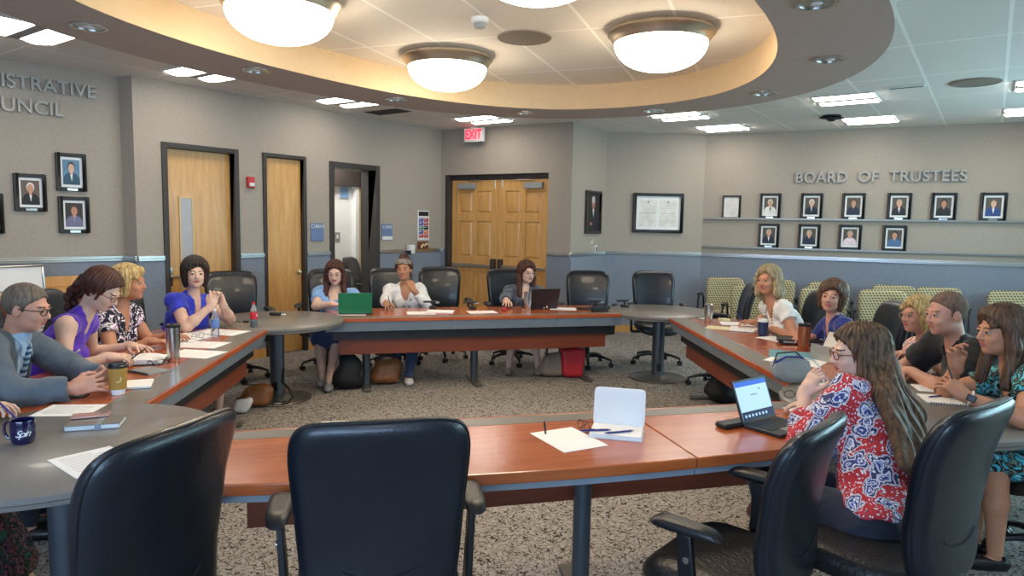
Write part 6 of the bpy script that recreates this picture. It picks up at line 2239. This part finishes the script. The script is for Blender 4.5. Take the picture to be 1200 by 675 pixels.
# 6 white blouse, patterned headband
def x6(c):
    p, a, b, ax = watch_on(c, 1, .86, 'grey_plastic', .031)
    m = MB(); m.lathe([(0, 0), (.02, 0), (.02, .008), (0, .009)], 18, T=Matrix.Translation(Vector(p - nrm((0, 1, 0)) * 0 + a * .03)) @ Vector(a).to_track_quat('Z', 'Y').to_matrix().to_4x4()); m.build('watch_face', 'grey_fascia', c['root'])
    lanyard(c, 'black_trim', low=.30)
    f = Field(); HP = c['HP']
    f.ell(HP((0, -.014, .052)), (.094, .108, .098), c['Rh'] , k=.01, clip=[(HP((0, 0, .1)), c['Rh'] @ A3((0, -.35, 1))), (HP((0, 0, .038)), c['Rh'] @ A3((0, .35, -1)))])
    V, Q = mesh_field(f, .005); np_obj('headband', V, Q, 'headband_print', c['root'])


fabric_blobs('headband_print', [(0, '#8d8a80'), (.4, '#5b4c3c'), (.52, '#a8a498'), (.62, '#7c6a50')], 45)
person('person in a white blouse and patterned headband resting the chin on one hand while writing', (-1.20, 7.62), (.25, -1), (-1.19, 7.48, 1.13), (-.05, -1), pitch=-.02, roll_=.05, skin='skin_tan', wgt=.98,
       hands={'R': dict(w=(-1.29, 6.98, .80), d=(.4, -1, -.1), n=(.3, 0, -1), curl=.6, thumb=.8, pole=(-.7, .2, -.8)), 'L': dict(w=(-1.06, 7.27, .93), d=(-.45, .25, .9), n=(-.5, .6, 0), curl=1.1, thumb=.4, pole=(.8, -.1, -1))},
       hair='updo', hair_m='hair_auburn', top='white_cloth', sleeve=1.72, neck='deep', bottom_m='denim', shoe_m='white_cloth', extras=x6, feet=[(-1.20, 7.00, .03), (-1.04, 6.86, .03)], loose=.006, hh=.0048)
pen(-1.245, 6.90, 'pen held upright in the writing hand of the person in the white blouse', rz=.6, z=TH + .10, tilt=1.0)

# 7 slate jacket, reddish brown hair
def x7(c):
    TP = c['TP']; m = MB()
    for s in (1, -1):
        m.tube([Vector(p) for p in (TP(s * .01, .16, .66), TP(s * .05, .165, .66), TP(s * .055, .17, .56), TP(s * .03, .172, .50), TP(s * .012, .17, .55), TP(s * .01, .16, .66))], .0025, 6)
    m.build('hanging_eyeglasses', 'black_trim', c['root'])


person('person with reddish brown hair and glasses in a slate jacket, hand on a red mouse', (.14, 7.95), (-.02, -1), (.17, 7.84, 1.095), (.55, -1), pitch=-.12, skin='skin_pale', wgt=1.06,
       hands={'R': dict(w=(-.08, 7.16, .79), d=(.1, -1, -.1), n=(0, 0, -1), curl=.35, pole=(-.8, .3, -.7)), 'L': dict(w=(.36, 7.42, .79), d=(-.2, -1, 0), n=(0, 0, -1), curl=.35)},
       hair='long', hair_m='hair_auburn', top='slate_cloth', sleeve=1.9, neck='v', bottom='skirt', bottom_m='dark_skirt', shoe_m='tan_bag', glasses='pink_gold', extras=x7, feet=[(-.02, 7.42, .03), (.30, 7.42, .03)], hh=.0048, loose=.004)

# 8 white tee, ash blonde wavy hair
def x8(c):
    m = MB(); TP = c['TP']
    for s in (1, -1):
        pts = [TP(s * .055, 0, .98), TP(s * .07, .08, .88), TP(s * .06, .15, .68), TP(s * .03, .165, .48), TP(0, .165, .42)]
        for a, b in zip(pts[:-1], pts[1:]):
            for k in range(5): m.ball(tuple(a + (b - a) * k / 5), .0065, 0, 8)
    m.build('bead_necklace', 'black_trim', c['root'])
    badge(c, .10, .74, .125)
    watch_on(c, 0, .93, 'black_plastic', .029)


person('person with wavy ash blonde hair in a white tee with bead necklace, writing', (2.62, 5.86), (-1, -.05), (2.20, 5.86, 1.205), (-.75, -.62), pitch=-.05, skin='skin_warm', wgt=1.10,
       hands={'R': dict(w=(2.19, 6.12, .80), d=(-1, .1, .05), n=(0, -.4, -1), curl=.6, thumb=.8, pole=(.3, 1, -.6)), 'L': dict(w=(2.24, 5.78, .785), d=(-.9, .5, 0), n=(0, 0, -1), curl=.3, pole=(.4, -1, -.7))},
       hair='wavy', hair_m='hair_ash_blonde', top='cream_white', brow='brow_light', sleeve=.42, neck='scoop', extras=x8, hh=.0045)
pen(2.07, 6.14, 'blue pen in the hand of the person in the white tee', rz=.9, m_='deep_blue', z=TH + .10, tilt=.9)

# 9 deep blue top
def x9(c):
    lanyard(c, 'white_plastic', low=.55); badge(c, .095, .76, .125)


person('person with brown chin length hair in a deep blue top, facing the camera', (2.74, 5.14), (-1, .05), (2.44, 5.18, 1.14), (-.62, -.78), pitch=-.02, roll_=-.1, skin='skin_ruddy', wgt=1.10,
       hands={'R': dict(w=(2.36, 5.32, .80), d=(-1, 0, 0), n=(0, 0, -1), curl=.4, pole=(.3, 1, -.6)), 'L': dict(w=(2.40, 4.92, .79), d=(-.8, .6, 0), n=(0, 0, -1), curl=.35, pole=(.5, -1, -.6))},
       hair='bob', hair_m='hair_brown', top='deep_blue', sleeve=.55, neck='v', extras=x9, hh=.0045, hsc=.97)

# 10 blonde behind the polo
person('blonde person in a pink floral top partly hidden behind the person in the black polo', (3.12, 4.62), (-1, 0), (2.80, 4.68, 1.07), (-1, -.15), pitch=-.05, skin='skin_ruddy', wgt=1.0,
       hair='short_blonde', hair_m='hair_blonde', top='pink_floral', brow='brow_light', sleeve=.3, neck='scoop', glasses='pink_gold', hh=.005, seat=.45)

# 11 black polo
def x11(c):
    S0, E, wl, dd, nn, spec, s = c['arms'][1]
    # small white tick mark on the near sleeve
    p = S0 + (E - S0) * .62
    view = nrm(c['tl']((0, 0, 1.65)) - p); ax = nrm(E - S0)
    a = nrm(np.cross(ax, view)); n_ = nrm(view - ax * (view @ ax))
    q = p + n_ * .074
    ho = nrm(np.cross((0, 0, 1), n_)); vo = np.cross(n_, ho)
    m = MB(); m.tube([Vector(q + ho * x + vo * y) for x, y in ((-.026, .008), (-.02, -.001), (-.01, -.003), (.004, .001), (.03, .011))], [.0015, .005, .005, .0035, .001], 8, flat=.6)
    m.build('sleeve_logo', 'white_plastic', c['root'])
    q = c['TP'](-.08, .135, .66)
    m = MB(); m.ball(tuple(q), (.016, .008, .01)); m.build('chest_logo', 'cream_paper', c['root'])


person('person with short cropped hair in a black polo shirt, forearms resting on the table', (2.98, 3.98), (-1, .05), (2.56, 4.00, 1.165), (-1, -.05), pitch=-.12, skin='skin_ruddy', sex='m', wgt=1.28,
       hands={'R': dict(w=(2.40, 4.16, .79), d=(-.6, -.8, 0), n=(0, 0, -1), curl=.3, pole=(.2, 1, -.6)), 'L': dict(w=(2.42, 4.06, .80), d=(-.4, 1, 0), n=(0, 0, -1), curl=.3, pole=(.1, -1, -.6))},
       hair='buzz', hair_m='hair_buzz', top='polo_black', sleeve=.72, neck='collar', extras=x11, lips='lips_natural', brow='brow_light', hh=.0042, hsc=1.05, loose=.006, shoulder_drop=-.035)

# 12 teal floral dress
def x12(c):
    p, a, b, ax = watch_on(c, 1, .90, 'white_plastic', .031)
    S0, E, wl, dd, nn, spec, s = c['arms'][1]
    view = nrm(c['tl']((0, 0, 1.65)) - p); n_ = nrm(view - ax * (view @ ax)); ho = np.cross(ax, n_)
    T = Matrix([[ho[0], ax[0], n_[0], (p + n_ * .031)[0]], [ho[1], ax[1], n_[1], (p + n_ * .031)[1]], [ho[2], ax[2], n_[2], (p + n_ * .031)[2]], [0, 0, 0, 1]])
    MB().box(-.016, .016, -.019, .019, 0, .009, 0, T).build('watch_face', 'black_plastic', c['root'], bevel=.004)
    MB().tube([Vector(wl + A3((-.02, .07, .08))), Vector(wl + A3((.0, .08, .13)))], .004, 8).build('hair_tie', 'black_trim', c['root'])


person('person with straight brown hair in a teal and black floral dress, holding up both hands', (2.80, 3.26), (-1, .12), (2.47, 3.42, 1.15), (-1, .02), pitch=-.08, skin='skin_warm', wgt=1.05,
       hands={'R': dict(w=(2.32, 3.50, .95), d=(-.35, -.1, .9), n=(0, -1, .2), curl=.7, thumb=.9, pole=(.4, 1, -1)), 'L': dict(w=(2.17, 3.20, .87), d=(-.6, .35, .5), n=(-.1, 1, -.3), curl=.9, thumb=.8, pole=(.7, -1, -.8))},
       hair='long', hair_m='hair_brown', top='teal_floral', sleeve=.5, neck='scoop', bottom='skirt', bottom_m='teal_floral', extras=x12, hh=.0042)

# 13 paisley blouse, long hair, in the foreground
def x13(c):
    HP = c['HP']; m = MB()
    f = Field(); f.ell(HP((0, -.128, .045)), (.05, .024, .028), c['Rh'], k=.01)
    V, Q = mesh_field(f, .004, (), lambda X, Y, Z: (.002 * np.sin(160 * X) + .002 * np.sin(150 * Z) + 0 * Y).astype(np.float32)); np_obj('hair_scrunchie', V, Q, 'hair_ash_blonde', c['root'])


person('person with very long brown hair in a red and blue paisley blouse, chin on hand', (1.46, 2.60), (-.62, .80), (1.50, 2.93, 1.115), (-1, .12), pitch=-.12, skin='skin_pale', wgt=1.06,
       hands={'L': dict(w=(1.31, 2.98, .925), d=(.35, -.12, .85), n=(.6, .1, -.1), curl=1.0, thumb=.3, pole=(-.5, -.7, -1)), 'R': dict(w=(1.50, 3.25, .79), d=(-.8, .5, 0), n=(0, 0, -1), curl=.35, pole=(.6, .5, -.8))},
       hair='very_long', hair_m='hair_long_brown', top='paisley_blouse', sleeve=1.55, neck='scoop', bottom_m='navy_pants', glasses='cherry_panel', extras=x13, h=.0075, hh=.0042, loose=.010, hem=-.045, hsc=.97)

# 14 person cut off by the left edge
person('person cut off by the left photo edge, only a hand and floral skirt showing', (-2.62, 2.45), (1, .30), (-2.55, 2.62, 1.17), (1, .3), skin='skin_pale', wgt=1.0,
       hands={'R': dict(w=(-2.40, 2.80, .80), d=(.8, .6, -.05), n=(0, 0, -1), curl=.5, thumb=.8, pole=(-.3, -1, -.5)), 'L': dict(w=(-2.36, 2.98, .80), d=(1, .1, 0), n=(0, 0, -1), curl=.55, thumb=.6, pole=(0, 1, -.6))},
       hair='bob', hair_m='hair_brown', top='slate_cloth', sleeve=1.5, neck='scoop', bottom='skirt', bottom_m='dark_green_floral', skirt_len=.75, shoe_m='denim',
       knees=[(-2.12, 2.52, .50), (-2.18, 2.72, .50)], feet=[(-1.98, 2.52, .03), (-2.05, 2.78, .03)])
pen(-2.22, 2.95, 'blue pen in the hand at the left edge of the photo', rz=1.2, m_='deep_blue', z=TH + .05, tilt=.5)
